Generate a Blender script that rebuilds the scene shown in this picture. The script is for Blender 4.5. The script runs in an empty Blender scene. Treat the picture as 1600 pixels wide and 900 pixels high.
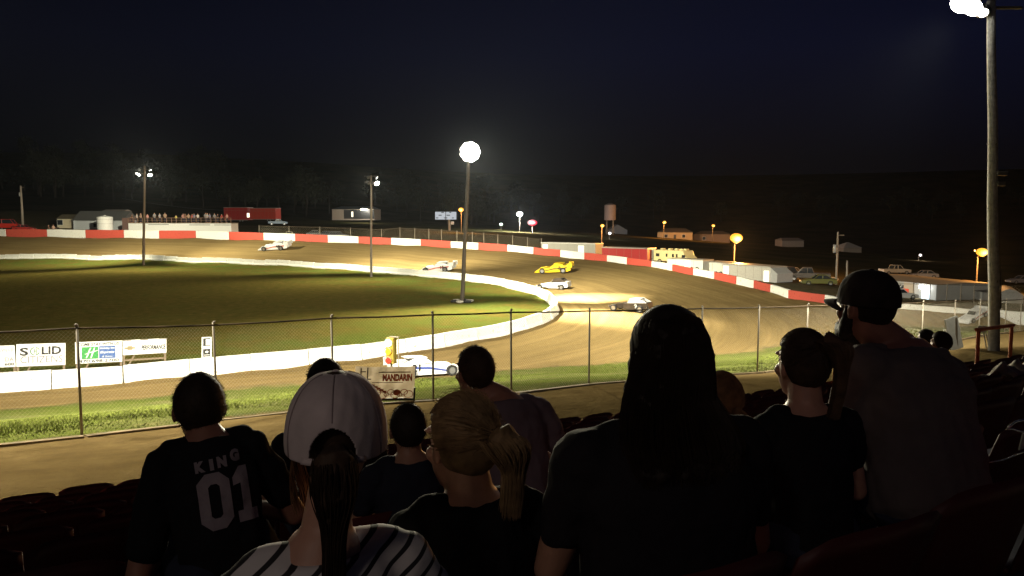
import bpy, math, random
import numpy as np
from mathutils import Vector, Matrix, Euler, Quaternion
R = math.radians; PI = math.pi
DEBUG = False
HAZE = 0.000035
random.seed(7); rng = np.random.RandomState(7)
SC = bpy.context.scene; COL = SC.collection
EYE = 8.0; PIT = math.atan(110/1200); CP, SP = math.cos(PIT), math.sin(PIT)

def at(px, py, Y):
    """pixel of the 1600x900 photo + distance ahead (m) -> world point (used to survey the place)"""
    v = 450-py
    k = Y/(1200*CP+v*SP)
    return Vector(((px-800)*k, Y, EYE+(-1200*SP+v*CP)*k))
def scl(Y): return Y/1200.0

# ---------------------------------------------------------------- materials
MATS = {}
def mat(name, col, rough=0.7, metal=0.0, var=0.12, scale=6.0, bump=0.0, bscale=40.0, bdist=.02, emit=None, estr=0.0, spec=0.4, coord='Object'):
    if name in MATS: return MATS[name]
    m = bpy.data.materials.new(name); m.use_nodes = True; MATS[name] = m
    nt = m.node_tree; N = nt.nodes; L = nt.links; b = N['Principled BSDF']
    b.inputs['Roughness'].default_value = rough; b.inputs['Metallic'].default_value = metal
    b.inputs['Specular IOR Level'].default_value = spec
    tc = N.new('ShaderNodeTexCoord')
    nz = N.new('ShaderNodeTexNoise'); nz.inputs['Scale'].default_value = scale; nz.inputs['Detail'].default_value = 6
    L.new(tc.outputs[coord], nz.inputs['Vector'])
    rp = N.new('ShaderNodeValToRGB')
    c = Vector(col[:3])
    rp.color_ramp.elements[0].position = .3; rp.color_ramp.elements[1].position = .7
    rp.color_ramp.elements[0].color = (*(c*(1-var)), 1); rp.color_ramp.elements[1].color = (*[min(1, x) for x in c*(1+var)], 1)
    L.new(nz.outputs['Fac'], rp.inputs['Fac']); L.new(rp.outputs['Color'], b.inputs['Base Color'])
    if bump:
        n2 = N.new('ShaderNodeTexNoise'); n2.inputs['Scale'].default_value = bscale; n2.inputs['Detail'].default_value = 5
        L.new(tc.outputs[coord], n2.inputs['Vector'])
        bp = N.new('ShaderNodeBump'); bp.inputs['Strength'].default_value = bump; bp.inputs['Distance'].default_value = bdist
        L.new(n2.outputs['Fac'], bp.inputs['Height']); L.new(bp.outputs['Normal'], b.inputs['Normal'])
    if emit is not None:
        b.inputs['Emission Color'].default_value = (*emit, 1); b.inputs['Emission Strength'].default_value = estr
    return m

M_white_paint = mat('white_paint', (.80,.80,.78), .55, var=.05)
M_black = mat('black_paint', (.02,.02,.022), .4)
M_red = mat('red_paint', (.42,.05,.035), .5)
M_rubber = mat('tyre_rubber', (.02,.02,.02), .9)
M_rim = mat('rim_metal', (.4,.4,.42), .35, .8)
M_glass = mat('dark_glass', (.02,.025,.03), .08, spec=.6)
M_steel = mat('galvanised_steel', (.42,.41,.38), .45, .55, bump=.1)
M_steel_dull = mat('weathered_steel', (.22,.19,.15), .6, .3, bump=.2)
M_wood = mat('weathered_timber', (.20,.15,.10), .85, var=.25, scale=14, bump=.4)
M_pole_wood = mat('grey_utility_timber', (.27,.23,.19), .85, var=.22, scale=9, bump=.4, bscale=30)
M_concrete = mat('concrete', (.30,.28,.25), .85, var=.15, scale=2, bump=.3)
M_greym = mat('grey_metal_cladding', (.34,.34,.34), .5, .1, var=.06)
M_cream = mat('cream_siding', (.55,.48,.34), .6)
M_roof = mat('grey_shingle_roof', (.10,.10,.10), .8)
M_plate = mat('lamp_housing', (.18,.18,.18), .5, .5)

# ---------------------------------------------------------------- mesh helper
class MB:
    def __init__(s): s.v = []; s.f = []
    def add(s, vs, fs):
        o = len(s.v); s.v += [tuple(x) for x in vs]; s.f += [tuple(o+i for i in f) for f in fs]; return s
    def box(s, lo, hi, M=None):
        x0,y0,z0 = lo; x1,y1,z1 = hi
        vs = [Vector(p) for p in ((x0,y0,z0),(x1,y0,z0),(x1,y1,z0),(x0,y1,z0),(x0,y0,z1),(x1,y0,z1),(x1,y1,z1),(x0,y1,z1))]
        if M: vs = [M @ p for p in vs]
        return s.add(vs, [(0,3,2,1),(4,5,6,7),(0,1,5,4),(1,2,6,5),(2,3,7,6),(3,0,4,7)])
    def tube(s, p0, p1, r0, r1=None, n=10, cap=True):
        r1 = r0 if r1 is None else r1
        p0, p1 = Vector(p0), Vector(p1); d = (p1-p0).normalized()
        a = d.orthogonal().normalized(); b = d.cross(a)
        vs = []
        for p, r in ((p0, r0), (p1, r1)):
            for i in range(n):
                t = 2*PI*i/n; vs.append(p+(a*math.cos(t)+b*math.sin(t))*r)
        fs = [(i,(i+1)%n,n+(i+1)%n,n+i) for i in range(n)]
        if cap: fs += [tuple(reversed(range(n))), tuple(range(n, 2*n))]
        return s.add(vs, fs)
    def path(s, pts, rs, n=6):
        pts = [Vector(p) for p in pts]; m = len(pts)
        if not hasattr(rs, '__len__'): rs = [rs]*m
        vs = []; a = None
        for i, p in enumerate(pts):
            d = (pts[min(i+1,m-1)]-pts[max(i-1,0)]).normalized()
            a = d.orthogonal().normalized() if a is None else (a-d*a.dot(d)).normalized()
            b = d.cross(a)
            for k in range(n):
                t = 2*PI*k/n; vs.append(p+(a*math.cos(t)+b*math.sin(t))*rs[i])
        fs = [(i*n+k, i*n+(k+1)%n, (i+1)*n+(k+1)%n, (i+1)*n+k) for i in range(m-1) for k in range(n)]
        fs += [tuple(reversed(range(n))), tuple(range((m-1)*n, m*n))]
        return s.add(vs, fs)
    def ell(s, c, r, M=None, nu=16, nv=10):
        c = Vector(c); vs = []; 
        for j in range(1, nv):
            ph = PI*j/nv
            for i in range(nu):
                th = 2*PI*i/nu
                vs.append(Vector((math.sin(ph)*math.cos(th)*r[0], math.sin(ph)*math.sin(th)*r[1], math.cos(ph)*r[2])))
        vs.append(Vector((0,0,r[2]))); vs.append(Vector((0,0,-r[2])))
        if M: vs = [M @ v for v in vs]
        vs = [v+c for v in vs]
        fs = [(j*nu+i, (j+1)*nu+i, (j+1)*nu+(i+1)%nu, j*nu+(i+1)%nu) for j in range(nv-2) for i in range(nu)]
        T = (nv-1)*nu
        fs += [(T, i, (i+1)%nu) for i in range(nu)] + [(T+1, (nv-2)*nu+(i+1)%nu, (nv-2)*nu+i) for i in range(nu)]
        return s.add(vs, fs)
    def cap(s, p0, p1, r0, r1, n=12):
        """capsule with two radii"""
        p0, p1 = Vector(p0), Vector(p1); d = (p1-p0)
        if d.length < 1e-6: return s.ell(p0, (r0,r0,r0))
        d.normalize(); pts = []; rs = []
        for k in (-1,-.8,-.5,-.2,0): pts.append(p0+d*k*r0); rs.append(r0*math.sqrt(max(.02,1-k*k)))
        for k in (0,.2,.5,.8,1): pts.append(p1+d*k*r1); rs.append(r1*math.sqrt(max(.02,1-k*k)))
        return s.path(pts, rs, n)
    def loft(s, rings, n=20):
        """rings: (centre, rx, ry) horizontal-ish ellipses -> closed"""
        vs = []
        for c, rx, ry in rings:
            c = Vector(c)
            for i in range(n):
                t = 2*PI*i/n; vs.append(c+Vector((math.cos(t)*rx, math.sin(t)*ry, 0)))
        m = len(rings)
        fs = [(j*n+i, j*n+(i+1)%n, (j+1)*n+(i+1)%n, (j+1)*n+i) for j in range(m-1) for i in range(n)]
        fs += [tuple(reversed(range(n))), tuple(range((m-1)*n, m*n))]
        return s.add(vs, fs)
    def prism(s, prof, y0, y1, M=None, taper=None):
        """profile in x,z extruded along y"""
        n = len(prof)
        a = [Vector((x, y0, z)) for x, z in prof]; b = [Vector((x, y1, z)) for x, z in prof]
        vs = a+b
        if M: vs = [M @ p for p in vs]
        fs = [(i, n+i, n+(i+1)%n, (i+1)%n) for i in range(n)] + [tuple(range(n)), tuple(reversed(range(n, 2*n)))]
        return s.add(vs, fs)
    def build(s, name, m, parent=None, smooth=False, bevel=0, kind=None):
        me = bpy.data.meshes.new(name); me.from_pydata(s.v, [], s.f); me.update()
        if smooth: me.polygons.foreach_set('use_smooth', [True]*len(me.polygons))
        o = bpy.data.objects.new(name, me); COL.objects.link(o)
        if m: me.materials.append(m)
        if parent: o.parent = parent
        if bevel:
            bv = o.modifiers.new('bevel', 'BEVEL'); bv.width = bevel; bv.segments = 2; bv.limit_method = 'ANGLE'
        if kind: o['kind'] = kind
        return o
def tag(o, label, cat, group=None, kind=None):
    if label: o['label'] = label
    if cat: o['category'] = cat
    if group: o['group'] = group
    if kind: o['kind'] = kind
    return o
def thing(name, label, cat, loc=(0,0,0), rz=0, group=None, scale=1):
    o = bpy.data.objects.new(name, None); COL.objects.link(o); o.empty_display_size = .2
    o.location = loc; o.rotation_euler = (0,0,rz); o.scale = (scale,)*3
    return tag(o, label, cat, group)
def dup(root, loc, rz=0, label=None, group=None, mats=None, scale=None):
    r = root.copy(); COL.objects.link(r); r.location = loc; r.rotation_euler = (0,0,rz)
    if scale: r.scale = (scale,)*3
    if label: r['label'] = label
    if group: r['group'] = group
    for ch in list(root.children):
        c = ch.copy(); COL.objects.link(c); c.parent = r
        if mats and ch.name.split('.')[0] in mats:
            c.data = c.data.copy(); c.data.materials[0] = mats[ch.name.split('.')[0]]
        for g in ch.children:
            d = g.copy(); COL.objects.link(d); d.parent = c
    return r
def text_mesh(txt, size, shear=0, bold=0, sx=1.0, spacing=1.0, align='CENTER'):
    cu = bpy.data.curves.new('t', 'FONT'); cu.body = txt; cu.size = size; cu.align_x = align; cu.align_y = 'CENTER'
    cu.shear = shear; cu.offset = bold; cu.extrude = .004; cu.space_character = spacing; cu.resolution_u = 3
    o = bpy.data.objects.new('t', cu); COL.objects.link(o)
    dg = bpy.context.evaluated_depsgraph_get(); dg.update()
    me = bpy.data.meshes.new_from_object(o.evaluated_get(dg))
    vs = [(v.co.x*sx, v.co.y, v.co.z) for v in me.vertices]; fs = [tuple(p.vertices) for p in me.polygons]
    bpy.data.objects.remove(o); bpy.data.curves.remove(cu); bpy.data.meshes.remove(me)
    return vs, fs
def text_to(mb, txt, cx, cz, h, w=None, y=-.03, **k):
    """text in the x,z plane facing -y; h cap height, w total width"""
    vs, fs = text_mesh(txt, h/.7, **k)
    if not vs: return mb
    xs = [v[0] for v in vs]; zs = [v[1] for v in vs]
    sx = 1 if w is None else w/(max(xs)-min(xs)); sz = h/(max(zs)-min(zs))
    mx = (max(xs)+min(xs))/2; mz = (max(zs)+min(zs))/2
    return mb.add([((x-mx)*sx+cx, y-z*.5, (yy-mz)*sz+cz) for x, yy, z in vs], fs)

# ---------------------------------------------------------------- camera
cam = bpy.data.cameras.new('camera'); co = bpy.data.objects.new('camera', cam); COL.objects.link(co)
cam.sensor_width = 36; cam.lens = 27; cam.clip_end = 5000; cam.clip_start = .05
co.location = (0,0,EYE); co.rotation_euler = (PI/2-PIT, 0, 0); SC.camera = co

# ---------------------------------------------------------------- survey of the place
def zy(y, z): # distance ahead of a point of height z seen at row y
    lo, hi = .5, 3000
    t = (1200*SP-(450-y)*CP)/(1200*CP+(450-y)*SP)
    return (EYE-z)/t
innerpx = [(-230,626),(0,611),(187,599),(360,581),(545,564),(700,541),(790,523),(835,510),(862,496),(869,486),(862,474),(842,463),(800,450),(740,440),(660,432),(580,425.5),(500,419.5),(400,414),(300,410.5),(150,406.5),(0,405),(-300,403)]
inner = [at(x,y,zy(y,0)) for x,y in innerpx]
inner = [Vector((-48,26,0)), Vector((-60,28,0))] + [Vector((p.x,p.y,0)) for p in inner] + [Vector((-190,140,0)), Vector((-215,110,0)), Vector((-200,70,0)), Vector((-140,42,0))]
outerpx = [(-350,368,178,1.6,11),(-150,368.5,172,1.6,11),(0,369,168,1.6,11),(73,369.5,167,0,11),(194,370.7,165,0,11),(306,371.5,161,0,11),(400,374.5,155,0,11),(461,376.3,151,0,11),(512,378.3,148.5,0,11),(560,380,145,0,10.5),(611,382,141,0,10.2),
 (657,384,137.5,0,10),(704,387,133,0,10),(747,389.7,129.5,0,10.5),(793,393,125.5,0,10.5),(832,396.8,122,0,10.3),(875,401,117.5,0,10.5),(912,405,113.5,0,10.5),(948,409,110,0,10.5),(980,413,106.5,0,10.5),(1017,417.5,102.5,0,10),
 (1050,423,99,0,10),(1082,429.5,95,0,10.5),(1115,435.5,91,0,11),(1150,443.5,87,0,11.5),(1177,450,83,0,12),(1203,457,79,0,12.5),(1231,466,75.5,0,13),(1285,473.5,69.5,0,13.5),(1320,478,66.5,0,10),(1400,482,62,0,8.5),(1450,486,60,0,8.5),(1500,491,57.5,0,9),(1560,495,55,0,10),(1700,503,51,0,10),(1900,512,47,0,11)]
outer = [at(x,y,D) for x,y,D,_,_ in outerpx]; outer_h = [h*scl(D) for _,_,D,_,h in outerpx]
fencepx = [(-330,720,11.6),(-60,700,13.1),(128,682,14.2),(340,657,16.3),(522,636,17.4),(677,626,17.9),(799,615,19),(920,601,21),(1010,594,21.9),(1095,588,22.6),(1183,583,23.6),(1260,572,25.5),(1350,556,29.5),(1440,541,34),(1490,532,37),(1529,524,40),(1570,520,43),(1594,517,46),(1640,513,50)]
fence = [at(x,y,D) for x,y,D in fencepx]
fence_top = [536,522,513,508,497,492,488,486,484,482,480.5,478,475.5,472.5,471,470,469,467.5,466]
fence_h = [ (at(fencepx[i][0], fence_top[i], fencepx[i][2]).z-fence[i].z) for i in range(len(fence))]
grasspx = [(-300,664),(0,641),(200,624),(400,606),(560,595),(700,588),(800,578),(920,570),(1000,563),(1100,556),(1180,549),(1240,537),(1300,520),(1400,508),(1500,512),(1600,516),(1800,530)]
grass = [at(x,y,zy(y,.15)) for x,y in grasspx]

# ---------------------------------------------------------------- terrain surface
ctl = []
for p in inner: ctl.append((p.x,p.y,0))
for p in outer: ctl.append((p.x,p.y,p.z))
for p,h in zip(outer,outer_h):
    d = Vector((p.x+20,p.y-60,0)).normalized(); ctl.append((p.x+d.x*6,p.y+d.y*6,p.z+.1))
for p in fence: ctl.append((p.x,p.y,p.z))
for p in grass: ctl.append((p.x,p.y,.15))
for a in ((-30,90),(-60,110),(-60,60),(-100,80),(-20,60),(-10,80),(-150,90),(-30,110),(0,65),(-40,45)): ctl.append((*a,0))
N_ = Vector((-.4602,.8878)); U_ = Vector((.8878,.4602))
for s in (9.6,11.5):
    for t in (-12,-8,-4,0,4,8,12,16,22,28):
        p = N_*s+U_*t
        if s > 11 and t < -2: continue
        ctl.append((p.x,p.y,3.9))
ctl.append((*(at(1553,550,23.5).xy),3.9)); ctl.append((*(at(1600,552,23).xy),3.9))
for x,y,D in ((0,312,270),(100,318,270),(250,322,300),(0,330,210),(100,336,215),(250,345,215),(400,350,225),(450,352,250),(540,344,300),(620,347,300),(700,352,280),(800,362,240),(860,372,180),
              (800,345,420),(950,372,220),(1060,373,300),(1120,378,300),(1000,350,450),(1200,392,220),(1330,392,280),(1250,440,110),(1380,430,135),(1500,448,120),(1460,470,78),(1600,470,80),(1600,440,150),(1540,400,300),(1700,400,260),(1400,350,450),(1800,480,70),(-200,330,230),(-300,300,300)):
    p = at(x,y,D); ctl.append(tuple(p))
for a,zv in (((-300,620),60),((-150,640),52),((0,700),42),((200,680),30),((400,600),36),((600,450),30),((-600,500),60),((-450,300),25),((350,150),0),((250,60),1),((-60,5),3),((-100,10),2),((0,950),60),((600,800),60),((-700,800),70),((120,20),3),((60,-20),4),((-60,-20),4),((300,-60),2),((-300,-60),2)):
    ctl.append((*a,zv))
C = np.array(ctl, float)
def phi(r): return np.sqrt(r*r+1.0)
D_ = np.linalg.norm(C[:,None,:2]-C[None,:,:2],axis=2)
Wt = np.linalg.solve(phi(D_)+np.eye(len(C))*-1e-2*0+1e-9*np.eye(len(C)), C[:,2]-C[:,2].mean())
ZM = C[:,2].mean()
def zsurf(P):
    P = np.atleast_2d(np.asarray(P, float)); out = np.empty(len(P))
    for i in range(0, len(P), 20000):
        q = P[i:i+20000,:2]; out[i:i+20000] = phi(np.linalg.norm(q[:,None]-C[None,:,:2],axis=2)) @ Wt + ZM
    return out
def zg(x, y): return float(zsurf([(x,y)])[0])
def seg_dist(P, poly, closed=True):
    poly = np.array([(p[0],p[1]) for p in poly]); m = len(poly); best = np.full(len(P), 1e9)
    for i in range(m if closed else m-1):
        a = poly[i]; b = poly[(i+1)%m]; ab = b-a
        t = np.clip(((P-a)@ab)/(ab@ab+1e-9),0,1); d = np.linalg.norm(P-(a+t[:,None]*ab),axis=1); best = np.minimum(best,d)
    return best
def inside(P, poly):
    poly = np.array([(p[0],p[1]) for p in poly]); m = len(poly); r = np.zeros(len(P),bool)
    for i in range(m):
        a = poly[i]; b = poly[(i+1)%m]
        if a[1] == b[1]: continue
        c = ((a[1] > P[:,1]) != (b[1] > P[:,1])) & (P[:,0] < (b[0]-a[0])*(P[:,1]-a[1])/(b[1]-a[1])+a[0]); r ^= c
    return r
def smooth_poly(pts, closed=False, k=4):
    """catmull-rom"""
    P = [np.array(tuple(p)) for p in pts]; n = len(P); out = []
    for i in range(n if closed else n-1):
        p0 = P[(i-1)%n] if (closed or i>0) else P[0]; p1 = P[i]; p2 = P[(i+1)%n]; p3 = P[(i+2)%n] if (closed or i+2<n) else P[n-1]
        for j in range(k):
            t = j/k
            out.append(.5*((2*p1)+(-p0+p2)*t+(2*p0-5*p1+4*p2-p3)*t*t+(-p0+3*p1-3*p2+p3)*t**3))
    if not closed: out.append(P[-1])
    return out
innerS = smooth_poly(inner, True, 4)
ring = [p for p in outer] + [Vector((60,20,0)),Vector((40,22,0))] + list(reversed(grass)) + [Vector((-60,18,0)),Vector((-150,25,0)),Vector((-235,60,0)),Vector((-250,110,0)),Vector((-225,160,0)),Vector((-170,180,0))]
fence_poly = [Vector((-40,-20,0)),Vector((-30,5,0))] + fence + [Vector((50,40,0)),Vector((70,-20,0))]

def ground_material():
    m = bpy.data.materials.new('track_ground'); m.use_nodes = True; nt = m.node_tree; N = nt.nodes; L = nt.links; b = N['Principled BSDF']
    def attr(n): a = N.new('ShaderNodeAttribute'); a.attribute_name = n; return a.outputs['Fac']
    def noise(sc, det=8, vec=None, rough=.6, dist=0):
        n = N.new('ShaderNodeTexNoise'); n.inputs['Scale'].default_value = sc; n.inputs['Detail'].default_value = det; n.inputs['Roughness'].default_value = rough; n.inputs['Distortion'].default_value = dist
        L.new(vec or geo.outputs['Position'], n.inputs['Vector']); return n.outputs['Fac']
    def mth(op, a, c, cl=False):
        n = N.new('ShaderNodeMath'); n.operation = op; n.use_clamp = cl
        for i, v in enumerate((a, c)):
            if isinstance(v, (int, float)): n.inputs[i].default_value = v
            else: L.new(v, n.inputs[i])
        return n.outputs[0]
    def ramp(f, stops):
        r = N.new('ShaderNodeValToRGB'); cr = r.color_ramp
        while len(cr.elements) < len(stops): cr.elements.new(.5)
        for e, (p, c) in zip(cr.elements, stops): e.position = p; e.color = (*c, 1)
        L.new(f, r.inputs['Fac']); return r.outputs['Color']
    def mix(f, a, c):
        n = N.new('ShaderNodeMix'); n.data_type = 'RGBA'; L.new(f, n.inputs[0])
        L.new(a, n.inputs[6]); L.new(c, n.inputs[7]); return n.outputs[2]
    geo = N.new('ShaderNodeNewGeometry')
    n1 = noise(.25); n2 = noise(1.3); n3 = noise(6, 10); n4 = noise(.06, 5)
    # streaks that follow the racing line: coordinate = distance from the wall, stretched
    sep = N.new('ShaderNodeSeparateXYZ'); L.new(geo.outputs['Position'], sep.inputs[0])
    cmb = N.new('ShaderNodeCombineXYZ'); L.new(mth('MULTIPLY', attr('din'), 1.1), cmb.inputs[0])
    L.new(mth('MULTIPLY', sep.outputs[0], .035), cmb.inputs[1]); L.new(mth('MULTIPLY', sep.outputs[1], .035), cmb.inputs[2])
    st = noise(1.0, 6, cmb.outputs[0], .65)
    dirt = ramp(st, [(.3,(.125,.088,.036)),(.5,(.205,.145,.060)),(.72,(.30,.215,.095))])
    dirt2 = ramp(n3, [(.3,(.16,.11,.045)),(.7,(.26,.185,.085))])
    f5 = N.new('ShaderNodeValue'); f5.outputs[0].default_value = .42
    dirt = mix(f5.outputs[0], dirt, dirt2)
    cm2 = N.new('ShaderNodeCombineXYZ'); L.new(mth('MULTIPLY', attr('din'), 3.2), cm2.inputs[0]); L.new(mth('MULTIPLY', sep.outputs[0], .12), cm2.inputs[1]); L.new(mth('MULTIPLY', sep.outputs[1], .12), cm2.inputs[2])
    rut = ramp(noise(1.0, 9, cm2.outputs[0], .75), [(.36,(.62,.58,.52)),(.5,(1,1,1)),(.66,(1.25,1.22,1.15))])
    mr = N.new('ShaderNodeMix'); mr.data_type = 'RGBA'; mr.blend_type = 'MULTIPLY'; mr.inputs[0].default_value = .45; L.new(dirt, mr.inputs[6]); L.new(rut, mr.inputs[7]); dirt = mr.outputs[2]
    g1 = ramp(n3, [(.25,(.045,.062,.012)),(.5,(.085,.105,.020)),(.75,(.15,.155,.045))])
    g2 = ramp(n2, [(.3,(.05,.07,.016)),(.7,(.15,.135,.055))])
    gm = N.new('ShaderNodeValToRGB'); gm.color_ramp.elements[0].position = .42; gm.color_ramp.elements[1].position = .62; L.new(n1, gm.inputs['Fac'])
    gr = mix(gm.outputs['Color'], g1, g2)
    inf = ramp(n2, [(.25,(.070,.070,.014)),(.55,(.115,.090,.022)),(.8,(.17,.12,.036))])
    inf2 = mix(gm.outputs['Color'], g1, inf)
    # infield: greener close to the wall, trodden brown in the middle
    fi = mth('MULTIPLY', mth('SUBTRACT', attr('din'), 5), .08, True)
    fi = mth('ADD', fi, mth('MULTIPLY', mth('SUBTRACT', n1, .5), 1.2), True)
    infield = mix(fi, inf2, inf)
    conc = ramp(n2, [(.25,(.12,.080,.030)),(.5,(.20,.138,.052)),(.75,(.29,.205,.085))])
    conc2 = ramp(st, [(.3,(.11,.075,.034)),(.7,(.24,.175,.083))])
    conc = mix(n3, conc, conc2)
    pit = ramp(n2, [(.3,(.06,.055,.03)),(.7,(.14,.11,.07))])
    hill = ramp(n4, [(.3,(.03,.035,.012)),(.7,(.08,.06,.03))])
    jit = mth('MULTIPLY', mth('SUBTRACT', n2, .5), 2.4)
    jit = mth('ADD', jit, mth('MULTIPLY', mth('SUBTRACT', n1, .5), 4.0))
    def edge(name, w): return mth('ADD', mth('MULTIPLY', mth('ADD', attr(name), jit), 1/w), .5, True)
    jit0 = mth('MULTIPLY', mth('SUBTRACT', n3, .5), .6)
    base = mix(mth('MULTIPLY', attr('dout'), .02, True), pit, hill)      # outside everything
    base = mix(mth('MULTIPLY', attr('verge'), 1, True), base, gr)
    base = mix(edge('strk', 1.2), base, dirt)
    base = mix(mth('ADD', mth('MULTIPLY', mth('ADD', attr('sinf'), jit0), 3), .5, True), base, infield)
    base = mix(mth('ADD', mth('MULTIPLY', mth('ADD', attr('sconc'), jit0), 4), .5, True), base, conc)
    L.new(base, b.inputs['Base Color'])
    b.inputs['Roughness'].default_value = 1.0; b.inputs['Specular IOR Level'].default_value = .0
    bp = N.new('ShaderNodeBump'); bp.inputs['Strength'].default_value = .55; bp.inputs['Distance'].default_value = .08
    L.new(mth('ADD', n3, mth('MULTIPLY', n2, 1.5)), bp.inputs['Height']); L.new(bp.outputs['Normal'], b.inputs['Normal'])
    return m
M_ground = ground_material()

def build_ground():
    nc, nr = 560, 430
    az = np.linspace(R(-100), R(100), nc)
    # finer in the view
    az = np.sign(az)*np.abs(az/R(100))**1.35*R(100)
    rr = np.concatenate([[0.5,2.5],np.geomspace(4.0, 2200, nr-2)])
    A, RR = np.meshgrid(az, rr); X = np.sin(A)*RR; Y = np.cos(A)*RR
    P = np.stack([X.ravel(), Y.ravel()], 1)
    Z = zsurf(P)
    far = np.clip((RR.ravel()-650)/300, 0, 1); Z = Z*(1-far)+55*far
    dinn = seg_dist(P, innerS); in_in = inside(P, innerS)
    drin = seg_dist(P, ring); in_ring = inside(P, ring)
    dfen = seg_dist(P, fence_poly); in_f = inside(P, fence_poly)
    near = dfen < 60
    # small real unevenness
    bump = np.zeros(len(P))
    for k in range(14):
        a = rng.uniform(0,2*PI); f = rng.uniform(.25,2.2); bump += np.sin((P[:,0]*np.cos(a)+P[:,1]*np.sin(a))*f+rng.uniform(0,6))*.012/f**.5
    verge_sel = ~in_in & ~in_f
    Z += bump*np.where(in_in | verge_sel, 1.0, .4)
    # ridge of dirt thrown up against the wall feet
    Z += .05*np.exp(-(dinn/.7)**2)*(~in_in)*(1+np.sin(P[:,0]*1.7)*.6)
    strk = np.where(in_ring & ~in_in, np.minimum(drin, 50), -np.minimum(drin, 50)); strk = np.where(in_in, 5, strk)
    # front grass verge: outside the ring and between fence and grass line
    dgr = seg_dist(P, grass, False)
    verge = ((~in_ring) & (~in_f) & (dgr < 30) & (P[:,1] < 60)).astype(float)
    dout = np.where(in_ring, 0, drin)
    attrs = dict(din=dinn, strk=strk, sinf=np.where(in_in, dinn, -dinn), sconc=np.where(in_f, dfen, -dfen), verge=verge, dout=dout)
    idx = np.arange(nr*nc).reshape(nr, nc)
    F = np.stack([idx[:-1,:-1].ravel(), idx[:-1,1:].ravel(), idx[1:,1:].ravel(), idx[1:,:-1].ravel()], 1)
    cx = P[F].mean(1)
    fi = inside(cx, innerS); fr = inside(cx, ring) & ~fi; ff = inside(cx, fence_poly)
    fv = (~fr) & (~fi) & (~ff) & (seg_dist(cx, grass, False) < 30) & (cx[:,1] < 60)
    rest = ~(fi | fr | ff | fv)
    V = np.column_stack([P, Z])
    for name, sel in (('infield', fi), ('race_track', fr), ('walkway_ground', ff), ('grass_verge', fv), ('terrain', rest)):
        f = F[sel]; u, inv = np.unique(f.ravel(), return_inverse=True)
        me = bpy.data.meshes.new(name); me.from_pydata(V[u].tolist(), [], inv.reshape(-1,4).tolist()); me.update()
        me.polygons.foreach_set('use_smooth', [True]*len(me.polygons))
        for an, av in attrs.items():
            a = me.attributes.new(an, 'FLOAT', 'POINT'); a.data.foreach_set('value', av[u].astype(np.float32))
        me.materials.append(M_ground)
        o = bpy.data.objects.new(name, me); COL.objects.link(o); o['kind'] = 'structure'
build_ground()
# ---------------------------------------------------------------- walls of the track
def stained_white(name, col, dirt=(.26,.16,.08)):
    m = bpy.data.materials.new(name); m.use_nodes = True; nt = m.node_tree; N = nt.nodes; L = nt.links; b = N['Principled BSDF']
    tc = N.new('ShaderNodeTexCoord'); sp = N.new('ShaderNodeSeparateXYZ'); L.new(tc.outputs['Generated'], sp.inputs[0])
    geo = N.new('ShaderNodeNewGeometry')
    nz = N.new('ShaderNodeTexNoise'); nz.inputs['Scale'].default_value = 2.2; nz.inputs['Detail'].default_value = 8; nz.inputs['Roughness'].default_value = .7; L.new(geo.outputs['Position'], nz.inputs['Vector'])
    a = N.new('ShaderNodeMath'); a.operation = 'MULTIPLY_ADD'; L.new(nz.outputs['Fac'], a.inputs[0]); a.inputs[1].default_value = .55; L.new(sp.outputs[2], a.inputs[2])
    r = N.new('ShaderNodeValToRGB'); r.color_ramp.elements[0].position = .33; r.color_ramp.elements[1].position = .47
    r.color_ramp.elements[0].color = (*dirt,1); r.color_ramp.elements[1].color = (*col,1); L.new(a.outputs[0], r.inputs['Fac'])
    n2 = N.new('ShaderNodeTexNoise'); n2.inputs['Scale'].default_value = 5; n2.inputs['Detail'].default_value = 9; L.new(geo.outputs['Position'], n2.inputs['Vector'])
    r2 = N.new('ShaderNodeValToRGB'); r2.color_ramp.elements[0].position = .32; r2.color_ramp.elements[1].position = .38
    r2.color_ramp.elements[0].color = (.5,.42,.33,1); r2.color_ramp.elements[1].color = (1,1,1,1); L.new(n2.outputs['Fac'], r2.inputs['Fac'])
    mx = N.new('ShaderNodeMix'); mx.data_type = 'RGBA'; mx.blend_type = 'MULTIPLY'; mx.inputs[0].default_value = .8
    L.new(r.outputs['Color'], mx.inputs[6]); L.new(r2.outputs['Color'], mx.inputs[7]); L.new(mx.outputs[2], b.inputs['Base Color'])
    b.inputs['Roughness'].default_value = .7
    bp = N.new('ShaderNodeBump'); bp.inputs['Strength'].default_value = .3; L.new(n2.outputs['Fac'], bp.inputs['Height']); L.new(bp.outputs['Normal'], b.inputs['Normal'])
    return m
M_wallwhite = stained_white('white_washed_concrete', (.80,.80,.76))
M_wallred = stained_white('red_washed_concrete', (.52,.075,.05))

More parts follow.
